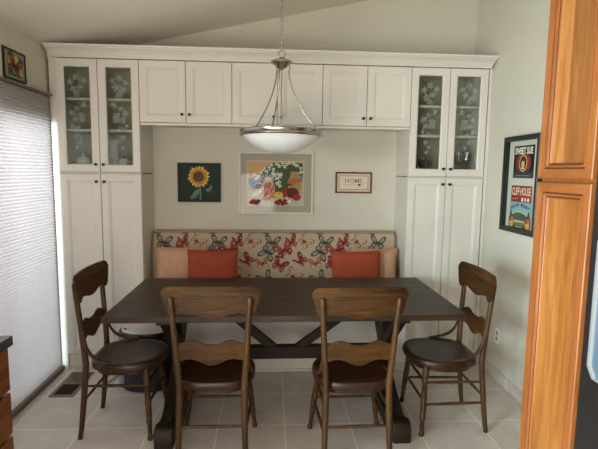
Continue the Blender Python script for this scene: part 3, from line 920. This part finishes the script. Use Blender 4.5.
for k in range(20):
    t = math.pi * 2 * k / 20
    a.poly([(cx, cz), (cx + .092 * math.cos(t - .12), cz + .072 * math.sin(t - .12)), (cx + .092 * math.cos(t + .12), cz + .072 * math.sin(t + .12))], RD, 3)
a.k = 4
a.rect(x0, x1, z0, z0 + .035, NV); a.poly([(x0 + .02, z0 + .03), (x0 + .06, z0 + .05), (x1 - .06, z0 + .05), (x1 - .02, z0 + .03)], NV)
a.ell(cx, cz, .050, .058, GD, n=24); a.ell(cx, cz, .040, .048, BK, n=24)
a.ell(cx, cz - .006, .020, .027, SK); a.poly([(cx - .022, cz - .004), (cx - .024, cz + .020), (cx - .008, cz + .034), (cx + .016, cz + .030), (cx + .024, cz + .010), (cx + .021, cz - .006), (cx + .012, cz + .014), (cx - .010, cz + .016)], paint(54, 34, 26))
a.poly([(cx - .030, cz - .040), (cx - .010, cz - .024), (cx + .010, cz - .024), (cx + .030, cz - .040)], SK)
for s_ in (-1, 1): a.ell(cx + s_ * .008, cz - .002, .0032, .0018, BK, n=8)
a.ell(cx, cz - .020, .006, .0022, RD, n=8)
a.text('SWEET SUE', (x0 + x1) / 2, z1 - .056, .060, paint(232, 228, 220), bold=.0022, sx=.72)
a.line([(x0 + .04, z0 + .016), (x1 - .04, z0 + .016)], .006, paint(120, 124, 140))
z0, z1 = .214, .326
a.rect(x0, x1 + .002, z0, z1, RD)
a.text('CLIFF HOUSE', (x0 + x1) / 2, z0 + .048, .072, CRM, bold=.0016, sx=.56)
a.rect(x0, x0 + .11, z0, z0 + .036, paint(118, 40, 34)); a.line([(x0 + .02, z0 + .020), (x0 + .09, z0 + .024)], .010, paint(190, 110, 92))
for k in range(3): a.ell(x0 + .15 + k * .036, z0 + .018, .013, .016, CRM if k != 1 else paint(206, 176, 160))
a.rect(x0, x1, z0, z0 + .004, paint(60, 40, 50))
z0, z1 = .018 + .014, .212
xa, xb = x0 - .010, x1 + .012
a.rect(xa, xb, z0, z1, SKY)
a.poly([(xa, z0), (xb, z0), (xb, z0 + .075), (xb - .06, z0 + .10), (xb - .13, z0 + .115), (xa + .10, z0 + .118), (xa + .04, z0 + .095), (xa, z0 + .07)], MT)
a.poly([(xa, z0), (xb, z0), (xb, z0 + .06), (xb - .08, z0 + .035), (xa + .08, z0 + .035), (xa, z0 + .06)], OL)
a.poly([(xa, z0 + .02), (xa + .02, z0 + .13), (xa + .05, z0 + .09), (xa + .05, z0 + .02)], paint(70, 62, 40)); a.poly([(xb, z0 + .02), (xb - .02, z0 + .13), (xb - .05, z0 + .09), (xb - .05, z0 + .02)], paint(70, 62, 40))
for s_ in (xa + .036, xb - .036):
    a.ell(s_, z0 + .032, .026, .026, GD); a.ell(s_ - .008, z0 + .058, .018, .016, RD); a.ell(s_ + .010, z0 + .062, .016, .014, paint(196, 110, 60))
a.rect(xa + .07, xb - .07, z0 + .042, z0 + .056, paint(190, 180, 110)); a.rect(xa + .06, xb - .06, z0 + .004, z0 + .020, paint(54, 50, 38))
a.line([(xa + .10, z0 + .012), (xb - .10, z0 + .012)], .004, CRM)
tx = 'GREEN MOUNT'
rad = .26; ccx, ccz = (xa + xb) / 2, z1 - .028 - rad
for q, (rr_, mm_, sz) in enumerate(((rad, paint(48, 52, 40), .032),)):
    for i_, ch in enumerate(tx):
        if ch == ' ': continue
        t = (len(tx) / 2 - .5 - i_) * .082
        a.text(ch, ccx + rr_ * math.sin(-t), ccz + rr_ * math.cos(t), sz, mm_, k=a.k + 1, bold=.001, rot=t, sx=.8)
a.line([(ccx + .225 * math.sin(t_), ccz + .225 * math.cos(t_)) for t_ in [(-.45 + .9 * i_ / 12) for i_ in range(13)]], .012, paint(176, 186, 110))
a.build('labels_print', rp_)
MB().box(.03, W_ - .03, -.032, -.030, .03, H_ - .03).build('glazing', PICGLASS, rp_, smooth=0)
# butterfly print on the left wall, above the shade
W_, H_ = .255, .188
lp = thing('picture', 'small black framed print of a red butterfly on yellow above the window shade', 'picture', (XL + .001, -.286 - .255 - .005, 2.112), R(90))
frame_mesh(MB(), W_, H_, .010, .014).build('frame', BLACK, lp, smooth=0)
a = Art((0, -.005, 0), (1, 0, 0), (0, 0, 1), (0, -1, 0))
a.rect(.006, W_ - .006, .006, H_ - .006, paint(150, 146, 128))
a.rect(.048, W_ - .040, .026, H_ - .030, paint(96, 98, 84))
a.ell(.13, .10, .07, .055, paint(200, 184, 110), wob=.12); a.ell(.17, .065, .045, .035, paint(206, 190, 120), wob=.15); a.ell(.09, .12, .04, .03, paint(190, 170, 90), wob=.1)
a.k = 10
butterfly(a, .130, .085, .135, -.25, paint(70, 32, 26), paint(146, 62, 48), paint(150, 80, 60), paint(206, 190, 150))
a.build('butterfly_art', lp)
MB().box(.010, W_ - .010, -.0105, -.0095, .010, H_ - .010).build('glazing', PICGLASS, lp, smooth=0)

# ------------------------------------------------------------------ pendant lamp
PX, PY = .017, -.65
pl = thing('pendant_lamp', 'brushed nickel pendant lamp with a white glass bowl hanging over the table', 'lamp', (PX, PY, 1.66))
zc = ceil_z(PX) - 1.66
m = MB(); m.lathe([(.062, zc - .012 - .014), (.066, zc - .022), (.060, zc - .034), (.022, zc - .044), (.010, zc - .05)], n=28); m.build('ceiling_canopy', NICKEL, pl, smooth=50)
# chain
ch = MB()
z = .630
k = 0
while z < zc - .06:
    L_ = .034
    pts = []
    for i in range(13):
        t = 2 * math.pi * i / 12
        a_, b_ = .0068 * math.cos(t), (L_ / 2) * math.sin(t)
        pts.append((a_, 0, z + L_ / 2 + b_) if k % 2 == 0 else (0, a_, z + L_ / 2 + b_))
    ch.tube(pts, .0019, 6)
    z += L_ - .006; k += 1
ch.build('chain', NICKEL, pl, smooth=60)
MB().tube([(.003 * math.sin(z_ * 40), .003 * math.cos(z_ * 37), .60 + (zc - .65) * z_ / 14) for z_ in range(15)], .0016, 6).build('cord', mat('lamp_cord', srgb(180, 176, 168), .5), pl, smooth=60)
lp_ = MB(); lp_.tube([(.020 * math.cos(2 * math.pi * i / 20), 0, .606 + .022 * math.sin(2 * math.pi * i / 20)) for i in range(21)], .0032, 8); lp_.build('loop', NICKEL, pl, smooth=60)
hb = MB(); hb.lathe([(.010, .588), (.016, .584), (.024, .576), (.060, .566), (.069, .560), (.069, .553), (.058, .549), (.044, .540), (.030, .526), (.014, .520), (.009, .512)], n=32); hb.build('hub', NICKEL, pl, smooth=45)
st = MB(); st.tube([(0, 0, .515), (0, 0, .09)], .0045, 10); st.build('stem', NICKEL, pl, smooth=60)
for ang in (-13, 107, -133):
    t = R(ang)
    rd = MB()
    path = []
    for i in range(15):
        s_ = i / 14
        r_ = .046 + (.222 - .046) * (s_ ** 1.75)
        path.append((r_ * math.cos(t), r_ * math.sin(t), .505 - (.505 - .150) * s_))
    rd.tube(path, .0042, 8)
    rod = rd.build('rod', NICKEL, pl, smooth=60)
    hk = MB(); hk.tube([(.046 * math.cos(t), .046 * math.sin(t), .545), (.052 * math.cos(t), .052 * math.sin(t), .525), (.046 * math.cos(t), .046 * math.sin(t), .505)], .0045, 8); hk.build('hook', NICKEL, rod, smooth=60)
    cl = MB(Matrix.Rotation(t, 4, 'Z')); cl.box(.212, .238, -.016, .016, .146, .156); cl.build('clip', NICKEL, rod, bevel=.003)
rg = MB(); rg.lathe([(.236, .112), (.252, .110), (.2595, .114), (.2595, .122), (.255, .128), (.259, .134), (.2595, .144), (.252, .149), (.236, .147), (.236, .112)], n=64, cap0=False, cap1=False); rg.build('ring', NICKEL, pl, smooth=50)
BOWL = mat('alabaster_glass', srgb(226, 228, 226), .25, var=.04, vscale=(9, 9, 9), spec=.5)
bw = MB()
RS = .32
prof = []
for i in range(15):
    r_ = .238 * (1 - i / 14) + .001
    prof.append((r_, RS - math.sqrt(RS * RS - r_ * r_) + .003))
prof2 = [(r_ - .004 if r_ > .01 else .001, z_ + .005) for r_, z_ in reversed(prof)]
bw.lathe(prof + prof2, n=56, cap0=False, cap1=False)
bw.build('glass_bowl', BOWL, pl, smooth=60)

# ------------------------------------------------------------------ dining table
tb = thing('dining_table', 'long dark brown plank-top trestle dining table in front of the bench', 'table', (.057, -.652, 0), R(.35))
m = MB()
tx0, tx1, ty0, ty1 = -1.012, 1.012, -.4635, .4635
nb = 6
for i in range(nb):
    a0 = ty0 + (ty1 - ty0) * i / nb
    m.box(tx0, tx1, a0 + .0003, a0 + (ty1 - ty0) / nb - .0003, .727, .760)
m.build('tabletop', TABLEW, tb, bevel=.0012)
m = MB(); m.box(tx0 + .07, tx1 - .07, ty0 + .10, ty0 + .14, .700, .7265); m.box(tx0 + .07, tx1 - .07, ty1 - .14, ty1 - .10, .700, .7265)
m.build('batten', TRESTLE, tb, bevel=.003)
def arc_leg(sy):
    """curved lower leg from the post down to the foot end, in the y-z plane"""
    out_, in_ = [], []
    for i in range(11):
        s_ = i / 10
        z_ = .43 - .33 * s_
        c = .040 + .38 * (s_ ** 2.2)
        wd = .045 + .03 * s_
        out_.append((sy * (c - wd * .2), z_ + .02 * s_)); in_.append((sy * max(0.0, c - wd * 1.35), z_ - .03 * (1 - s_)))
    return out_ + in_[::-1]
for sx in (-.695, .660):
    rt_ = MB(); rt_.box(sx - .045, sx + .045, -.40, .40, .690, .7265); tr = rt_.build('top_cleat', TRESTLE, tb, bevel=.006)
    p = MB(); p.box(sx - .035, sx + .035, -.05, .05, .09, .690); p.build('post', TRESTLE, tb, bevel=.005)
    for sy in (-1, 1):
        b = MB(); b.prism([(sy * .045, .40), (sy * .045, .49), (sy * .30, .689), (sy * .375, .689)], sx - .030, sx + .030, axis=0); b.build('brace', TRESTLE, tb, bevel=.004)
        b = MB(); b.prism(arc_leg(sy), sx - .032, sx + .032, axis=0); b.build('curved_leg', TRESTLE, tb, bevel=.004)
    f_ = MB()
    f_.prism([(-.475, 0), (-.475, .085), (-.455, .115), (-.42, .125), (-.36, .105), (-.25, .088), (.25, .088), (.36, .105), (.42, .125), (.455, .115), (.475, .085), (.475, 0), (.36, 0), (.30, .025), (-.30, .025), (-.36, 0)], sx - .052, sx + .052, axis=0)
    f_.build('foot', TRESTLE, tb, bevel=.008, seg=3)
m = MB(); m.box(-.695 + .030, .660 - .030, -.030, .030, .333, .416); m.build('stretcher', wood('beam_wood', srgb(24, 17, 12), srgb(42, 32, 24), 0, .5, spec=.2), tb, bevel=.004)
for s_, (xb0, xt0) in ((-1, (-.095, -.455)), (1, (.100, .525))):
    b = MB(); wv = .052
    b.prism([(xb0 - wv / 1.25, .414), (xb0 + wv / 1.25, .414), (xt0 + wv / 1.25, .7262), (xt0 - wv / 1.25, .7262)], -.024, .024, axis=1); b.build('diagonal_brace', wood('beam_wood', (0, 0, 0, 1), (0, 0, 0, 1)), tb, bevel=.003)

# ------------------------------------------------------------------ chairs (local: faces +y)
def curve_y(x): return -.020 * (1 - (x / .25) ** 2)      # the back rails bow away from the sitter
def slab(outline_top, outline_bot, y0, t, name, material, parent, ybase):
    """curved rail: matching top/bottom edge samples (x, z), bowed in plan, thickness t"""
    mb = MB()
    loops = []
    for (xa, za), (xb, zb) in zip(outline_top, outline_bot):
        def Y(x, z): return ybase(z) + curve_y(x)
        zm = (za + zb) / 2
        loops.append([(xa, Y(xa, za) + t, za), (xa, Y(xa, za), za), (xb, Y(xb, zb), zb), (xb, Y(xb, zb) + t, zb)])
    mb.loft(loops)
    return mb.build(name, material, parent, bevel=.004, seg=2, smooth=40)
def post_y(z):
    if z < .44: return -.200 + .045 * (z / .44) ** .8
    return -.155 - .034 * ((z - .44) / .48) ** 1.25
def post_x(z):
    if z < .44: return .178 - .010 * math.sin(math.pi * z / .44 / 2)
    return .168 + .031 * ((z - .44) / .48)
LOW_RUNGS = []
def make_chair(label, loc, rz, grp):
    root = thing('dining_chair', label, 'chair', loc, rz, grp)
    # seat: rounded front, flat back, dished top
    N = 44
    def outline(s):
        pts = []
        for i in range(N):
            t = 2 * math.pi * i / N
            c, d = math.cos(t), math.sin(t)
            if d >= 0:
                e = 2 / 2.5
                x = .215 * abs(c) ** e * (1 if c >= 0 else -1); yv = .03 + .232 * abs(d) ** e
            else:
                e = 2 / 3.6
                x = (.215 - .035 * abs(d)) * abs(c) ** e * (1 if c >= 0 else -1); yv = .03 - .185 * abs(d) ** e
            pts.append((x * s, .03 + (yv - .03) * s))
        return pts
    mb = MB()
    lev = [(.90, .408), (.96, .410), (1.0, .418), (1.005, .430), (1.0, .444), (.975, .452), (.93, .4545), (.84, .4535), (.74, .4475), (.5, .4440), (.22, .4435)]
    mb.loft([[(x, yv, z) for x, yv in outline(s)] for s, z in lev])
    mb.build('seat', SEATW, root, smooth=35)
    mb = MB()
    mb.loft([[(x, yv, z) for x, yv in outline(.86)] for z in (.383, .409)]); mb.build('seat_frame', SEATW, root, smooth=35)
    # turned front legs
    for sx in (-1, 1):
        top, bot = Vector((sx * .158, .178, .412)), Vector((sx * .207, .207, 0))
        prof = [(0, .016), (.05, .017), (.10, .0195), (.16, .0195), (.20, .0150), (.215, .0195), (.235, .0195), (.25, .0150), (.45, .0185), (.62, .0175), (.72, .0145), (.735, .0175), (.75, .0175), (.765, .0140), (.90, .0115), (.93, .0115), (.945, .0155), (.975, .0165), (1.0, .0125)]
        mb = MB(); mb.tube([top.lerp(bot, s) for s, r in prof], [r for s, r in prof], 14, up_hint=(1, 0, 0)); mb.build('leg', CHAIRP, root, smooth=50)
        # rear leg and back post in one bent piece
        zs = [0, .06, .15, .25, .35, .44, .52, .60, .70, .80, .88, .914, .922]
        mb = MB(); mb.tube([(sx * post_x(z), post_y(z), z) for z in zs], [.0135, .0145, .016, .017, .0178, .0180, .0172, .0165, .0158, .0150, .0142, .0135, .008], 12, up_hint=(1, 0, 0)); mb.build('back_post', CHAIRP, root, smooth=50)
        # bent side brace from post to seat
        P0, P3 = Vector((sx * .184, post_y(.64) + .012, .640)), Vector((sx * .196, .045, .458))
        P1, P2 = Vector((sx * .186, post_y(.5) + .01, .50)), Vector((sx * .202, -.100, .466))
        path = []
        for i in range(13):
            t = i / 12
            path.append((1 - t) ** 3 * P0 + 3 * t * (1 - t) ** 2 * P1 + 3 * t * t * (1 - t) * P2 + t ** 3 * P3)
        mb = MB(); mb.tube(path, [.009, .0095, .010, .011, .012, .013, .0135, .014, .0145, .0145, .014, .0125, .009], 10, flat=.62, up_hint=(0, .3, 1)); mb.build('side_brace', CHAIRP, root, smooth=50)
        # side stretchers
        def fl(z): return top.lerp(bot, (top.z - z) / (top.z - bot.z))
        for z_ in (.315, .185):
            a_ = fl(z_); b_ = Vector((sx * post_x(z_), post_y(z_), z_))
            mb = MB(); mb.tube([a_, a_.lerp(b_, .25), a_.lerp(b_, .5), a_.lerp(b_, .75), b_], [.006, .0085, .0095, .0085, .006], 10); o_ = mb.build('stretcher', CHAIRP, root, smooth=50)
            if z_ < .2: LOW_RUNGS.append(o_)
    for z_ in (.315, .205):
        t = (.412 - z_) / .412
        xw = .158 + .049 * t; yv = .178 + .029 * t
        mb = MB(); mb.tube([(-xw, yv, z_), (-xw / 2, yv, z_), (0, yv, z_), (xw / 2, yv, z_), (xw, yv, z_)], [.006, .0085, .0095, .0085, .006], 10); mb.build('stretcher', CHAIRP, root, smooth=50)
    xw = post_x(.225)
    mb = MB(); mb.tube([(-xw, post_y(.225), .225), (0, post_y(.225), .225), (xw, post_y(.225), .225)], [.0065, .009, .0065], 10); mb.build('stretcher', CHAIRP, root, smooth=50)
    # crest rail: rounded top corners, tapering sides, scalloped lower edge
    top_e, bot_e = [], []
    n = 36
    for i in range(n + 1):
        u = -1 + 2 * i / n
        au = abs(u)
        xt = .253 * u; xb = .212 * u
        zt_ = .977 - .006 * au ** 2
        if au > .86: zt_ -= .034 * ((au - .86) / .14) ** 2.2
        xb = .205 * u / .86
        if au > .86:
            t = (au - .86) / .14
            xb = math.copysign(.205 + .045 * t ** .75, u)
        zb_ = .806 + .026 * (.5 - .5 * math.cos(math.pi * min(1, au / .62)))
        if au > .62: zb_ = .832 - .022 * (.5 - .5 * math.cos(math.pi * min(1, (au - .62) / .2)))
        if au > .86: zb_ = .811 + .120 * ((au - .86) / .14) ** 1.3
        top_e.append((xt, zt_)); bot_e.append((xb, zb_))
    slab(top_e, bot_e, 0, .017, 'crest_rail', CHAIRW, root, lambda z: post_y(z) + .016)
    top_e, bot_e = [], []
    for i in range(n + 1):
        u = -1 + 2 * i / n
        au = abs(u)
        x = .176 * u
        zt_ = .672 + .022 * (.5 - .5 * math.cos(2 * math.pi * min(1, max(0, (au - .12) / .88)))) - (.008 if au > .97 else 0)
        zb_ = .556 + .034 * (.5 - .5 * math.cos(math.pi * min(1, au / .62)))
        if au > .62: zb_ -= .012 * (.5 - .5 * math.cos(math.pi * (au - .62) / .38))
        top_e.append((x, zt_)); bot_e.append((x, zb_))
    slab(top_e, bot_e, 0, .014, 'back_slat', CHAIRW, root, lambda z: post_y(z) + .004)
    return root
G = 'matching wooden dining chairs around the table'
c0 = make_chair('brown wooden chair at the left end of the table, turned sideways beside the shade', (-.937, -.822, 0), R(-90), G)
for lab, loc, rz in (('brown wooden chair at the right end of the table, turned sideways near the right wall', (1.063, -.840, 0), R(90)),
                     ('brown wooden chair seen from behind, left of the two on the near side', (-.342, -1.113, 0), R(-.6)),
                     ('brown wooden chair seen from behind, right of the two on the near side', (.412, -1.140, 0), R(1.5))):
    c = copy_tree(c0); c.location = loc; c.rotation_euler = (0, 0, rz); c['label'] = lab
for o_ in LOW_RUNGS:   # the chair at the left end has only the upper side rungs
    bpy.data.objects.remove(o_)

# ------------------------------------------------------------------ floor things
bn_ = thing('trash_bin', 'oval black bin with a pale grey lid under the left end of the table', 'bin', (-.925, -.318, 0))
bn_.scale = (1, .78, 1)
DKP = mat('black_plastic', srgb(30, 31, 33), .4)
m = MB(); m.lathe([(.165, 0), (.180, .006), (.183, .03), (.192, .33), (.195, .375), (.186, .380)], n=40); m.build('bin_body', DKP, bn_, smooth=40)
m = MB(); m.lathe([(.196, .376), (.200, .380), (.200, .405), (.192, .420), (.172, .424), (.160, .418)], n=40); rim = m.build('rim', mat('black_gloss', srgb(26, 27, 30), .2), bn_, smooth=40)
m = MB(); m.lathe([(.172, .419), (.176, .424), (.170, .434), (.150, .437), (.140, .434), (.06, .434), (.01, .434)], n=40); m.build('lid', mat('grey_lid', srgb(206, 206, 208), .35), bn_, smooth=40)
m = MB(); m.box(-.150, -.128, -.085, -.055, .434, .440); m.build('lid_latch', BRONZE, bn_, bevel=.002)
m = MB(Matrix.Rotation(R(222), 4, 'Z')); m.box(.190, .204, -.028, .028, .383, .402); m.build('green_light', mat('green_plastic', srgb(96, 168, 128), .4), bn_, bevel=.003)
m = MB(Matrix.Rotation(R(205), 4, 'Z')); m.box(.178, .199, -.045, .045, .02, .37); m.build('grey_side_panel', mat('grey_plastic', srgb(120, 126, 132), .45), bn_, bevel=.006)
cd = MB(); cd.tube([(-1.128, -.33, .16), (-1.17, -.36, .12), (-1.215, -.38, .06), (-1.235, -.385, .015), (-1.236, -.34, .006), (-1.20, -.22, .006), (-1.14, -.08, .006), (-1.06, .015, .006)], .0032, 8)
tag(cd.build('power_cord', DKP, smooth=60), 'thin dark cord curling down to the floor behind the left chair', 'cord')
# floor register
fv = thing('floor_vent', 'brown metal floor register set in the tiles below the shade', 'vent', (-1.472, -.300, 0))
VB = mat('vent_bronze', srgb(112, 92, 78), .45, metal=.3)
m = MB()
wx, wy = .083, .193
m.box(-wx, -wx + .022, -wy, wy, 0, .006); m.box(wx - .022, wx, -wy, wy, 0, .006); m.box(-wx + .022, wx - .022, -wy, -wy + .024, 0, .006); m.box(-wx + .022, wx - .022, wy - .024, wy, 0, .006); m.box(-wx + .022, wx - .022, -.010, .010, 0, .006)
m.build('vent_frame', VB, fv, bevel=.0015)
m = MB(); m.box(-wx + .02, wx - .02, -wy + .02, wy - .02, .0004, .0012); m.build('duct_opening', mat('duct_dark', srgb(22, 20, 19), .9), fv, smooth=0)
for half in (0, 1):
    lv = MB()
    ya, yb_ = (-wy + .024, -.010) if half == 0 else (.010, wy - .024)
    nL = 13
    for i in range(nL):
        yc = ya + (yb_ - ya) * (i + .5) / nL
        if half == 0: lv.box(-wx + .022, wx - .022, yc - .0012, yc + .0012, .0012, .0052)
        else: lv.box(-wx + .022, wx - .022, yc - .0045, yc + .0045, .0030, .0050)
    lv.build('louvre_bank', VB if half else mat('vent_dark', srgb(58, 46, 40), .5, metal=.3), fv, smooth=0)
# wall outlet
ol = thing('wall_outlet', 'white double wall outlet low on the right wall behind the right chair', 'outlet', (XR, -.303, .30))
m = MB(); m.box(-.006, -.0005, -.036, .036, -.022, .095); m.build('cover_plate', WHITE, ol, bevel=.002)
for zc_ in (.016, .058):
    m = MB(Matrix.Translation((-.006, 0, zc_)) @ Matrix.Rotation(R(-90), 4, 'Y')); m.lathe([(.017, -.001), (.017, .0015), (.014, .002)], n=20); s_ = m.build('socket', mat('socket_face', srgb(150, 150, 142), .5), ol, smooth=40)

# ------------------------------------------------------------------ kitchen at the edges of the frame
cw = thing('cherry_pantry', 'tall honey cherry pantry cabinet standing at the right edge of the room', 'cabinet', (1.02, -2.100, 0))
PW = .315
m = MB(); m.box(.022, XR - 1.02 - .001, .001, PW, .10, 2.42); m.box(.08, XR - 1.02 - .001, .001, PW, 0, .10); m.build('body', CHERRYF, cw, smooth=0)
def cherry_door(z0, z1, panel):
    """framed door in the y-z plane, front face towards -x; rails and stiles mitred, stepped inner moulding"""
    st_ = .052
    rr = [(0, .021), (0, .003), (.003, 0), (st_ - .016, 0), (st_ - .015, .004), (st_ - .009, .004), (st_ - .008, .0015), (st_ - .003, .0015), (st_ + .001, .010), (st_ + .006, .010), (st_ + .009, .0135)]
    def loop(i, x): return [(x, i, z0 + i), (x, PW - i, z0 + i), (x, PW - i, z1 - i), (x, i, z1 - i)]
    mb = MB()
    L_ = [loop(i, x) for i, x in rr]
    v = [p for l in L_ for p in l]
    mb.add(v, [], 0)
    for a_ in range(len(L_) - 1):
        for j_ in range(4):
            k_ = (j_ + 1) % 4
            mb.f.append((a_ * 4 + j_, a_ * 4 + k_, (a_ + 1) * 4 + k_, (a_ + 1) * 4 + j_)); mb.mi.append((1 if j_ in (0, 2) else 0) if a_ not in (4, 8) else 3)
    n_ = (len(L_) - 1) * 4
    mb.f.append((n_, n_ + 1, n_ + 2, n_ + 3)); mb.mi.append(2)
    return mb.build('door', [CHERRYF, CHERRYH, panel, mat('cherry_groove', srgb(84, 46, 24), .5)], cw, smooth=0)  # last material: darker brown on two groove steps of the moulding
cherry_door(.11, 1.524, CHERRY); cherry_door(1.537, 2.41, CHERRYU)
fr = thing('refrigerator', 'black refrigerator with a water dispenser beside the cherry pantry', 'refrigerator', (1.02, -3.03, 0))
FB = mat('black_enamel', srgb(34, 32, 32), .35, var=.1, vscale=(40, 40, 40))
m = MB(); m.box(.06, XR - 1.02 - .004, 0.003, .905, .02, 1.78); m.build('body', FB, fr, bevel=.004)
m = MB(); m.box(-.001, .055, .46, .908, .09, 1.775); d = m.build('door', FB, fr, bevel=.006)
m = MB(); m.box(-.001, .055, .005, .455, .09, 1.775); d2 = m.build('door', FB, fr, bevel=.006)
for y_, dd in ((.49, d), (.425, d2)):
    m = MB(); m.tube([(-.002, y_, .55), (-.04, y_, .57), (-.045, y_, .65), (-.045, y_, 1.35), (-.04, y_, 1.43), (-.002, y_, 1.45)], .010, 10); m.build('handle', FB, dd, smooth=60)
poly = [(.862, .925), (.835, .890), (.62, .890), (.592, .925), (.592, 1.345), (.862, 1.345)]
def inset(pl_, k_): 
    cx_ = sum(p[0] for p in pl_) / len(pl_); cz_ = sum(p[1] for p in pl_) / len(pl_)
    return [(cx_ + (p[0] - cx_) * (1 - k_ * 2.0), cz_ + (p[1] - cz_) * (1 - k_)) for p in pl_]
m = MB()
L_ = [[(x, y_, z_) for y_, z_ in pl_] for x, pl_ in ((-.0012, poly), (-.012, poly), (-.012, inset(poly, .035)), (-.004, inset(poly, .045)))]
m.loft(L_, 0, False, False); bz = m.build('dispenser_bezel', mat('silver_plastic', srgb(196, 204, 208), .25, metal=.6), d, smooth=0)
m = MB(); m.loft([[(-.0042, y_, z_) for y_, z_ in inset(poly, .045)], [(-.0015, y_, z_) for y_, z_ in inset(poly, .045)]]); m.build('dispenser_panel', mat('blue_grey_panel', srgb(84, 104, 122), .3), bz, smooth=0)
# drawer base with its worktop at the left edge
dr = thing('drawer_cabinet', 'dark cherry drawer base cabinet under the worktop at the left edge', 'cabinet', (-1.075, -1.80, 0))
m = MB(); m.box(-.62, -.002, -.91, -.012, .10, .870); m.box(-.62, -.07, -.91, -.012, 0, .10); m.build('body', DRAWERW, dr, smooth=0)
for (za, zb_) in ((.692, .862), (.513, .680), (.312, .501), (.115, .300)):
    m = MB(); m.box(0, .022, -.46, 0, za, zb_); d = m.build('drawer', DRAWERW, dr, bevel=.003)
    m = MB(); m.lathe([(.006, 0), (.006, .012), (.015, .018), (.015, .024), (.006, .028)], n=14)
    m.M = Matrix()
    k_ = MB(Matrix.Translation((.022, -.23, (za + zb_) / 2)) @ Matrix.Rotation(R(90), 4, 'Y')); k_.lathe([(.006, 0), (.006, .012), (.015, .018), (.015, .024), (.006, .028)], n=14); k_.build('knob', BRONZE, d, smooth=50)
m = MB(); m.box(XL + .001, -1.033, -2.72, -1.798, .872, .911)
tag(m.build('countertop', STONE, bevel=.004), 'dark grey stone worktop on the drawer cabinet at the left edge', 'countertop')
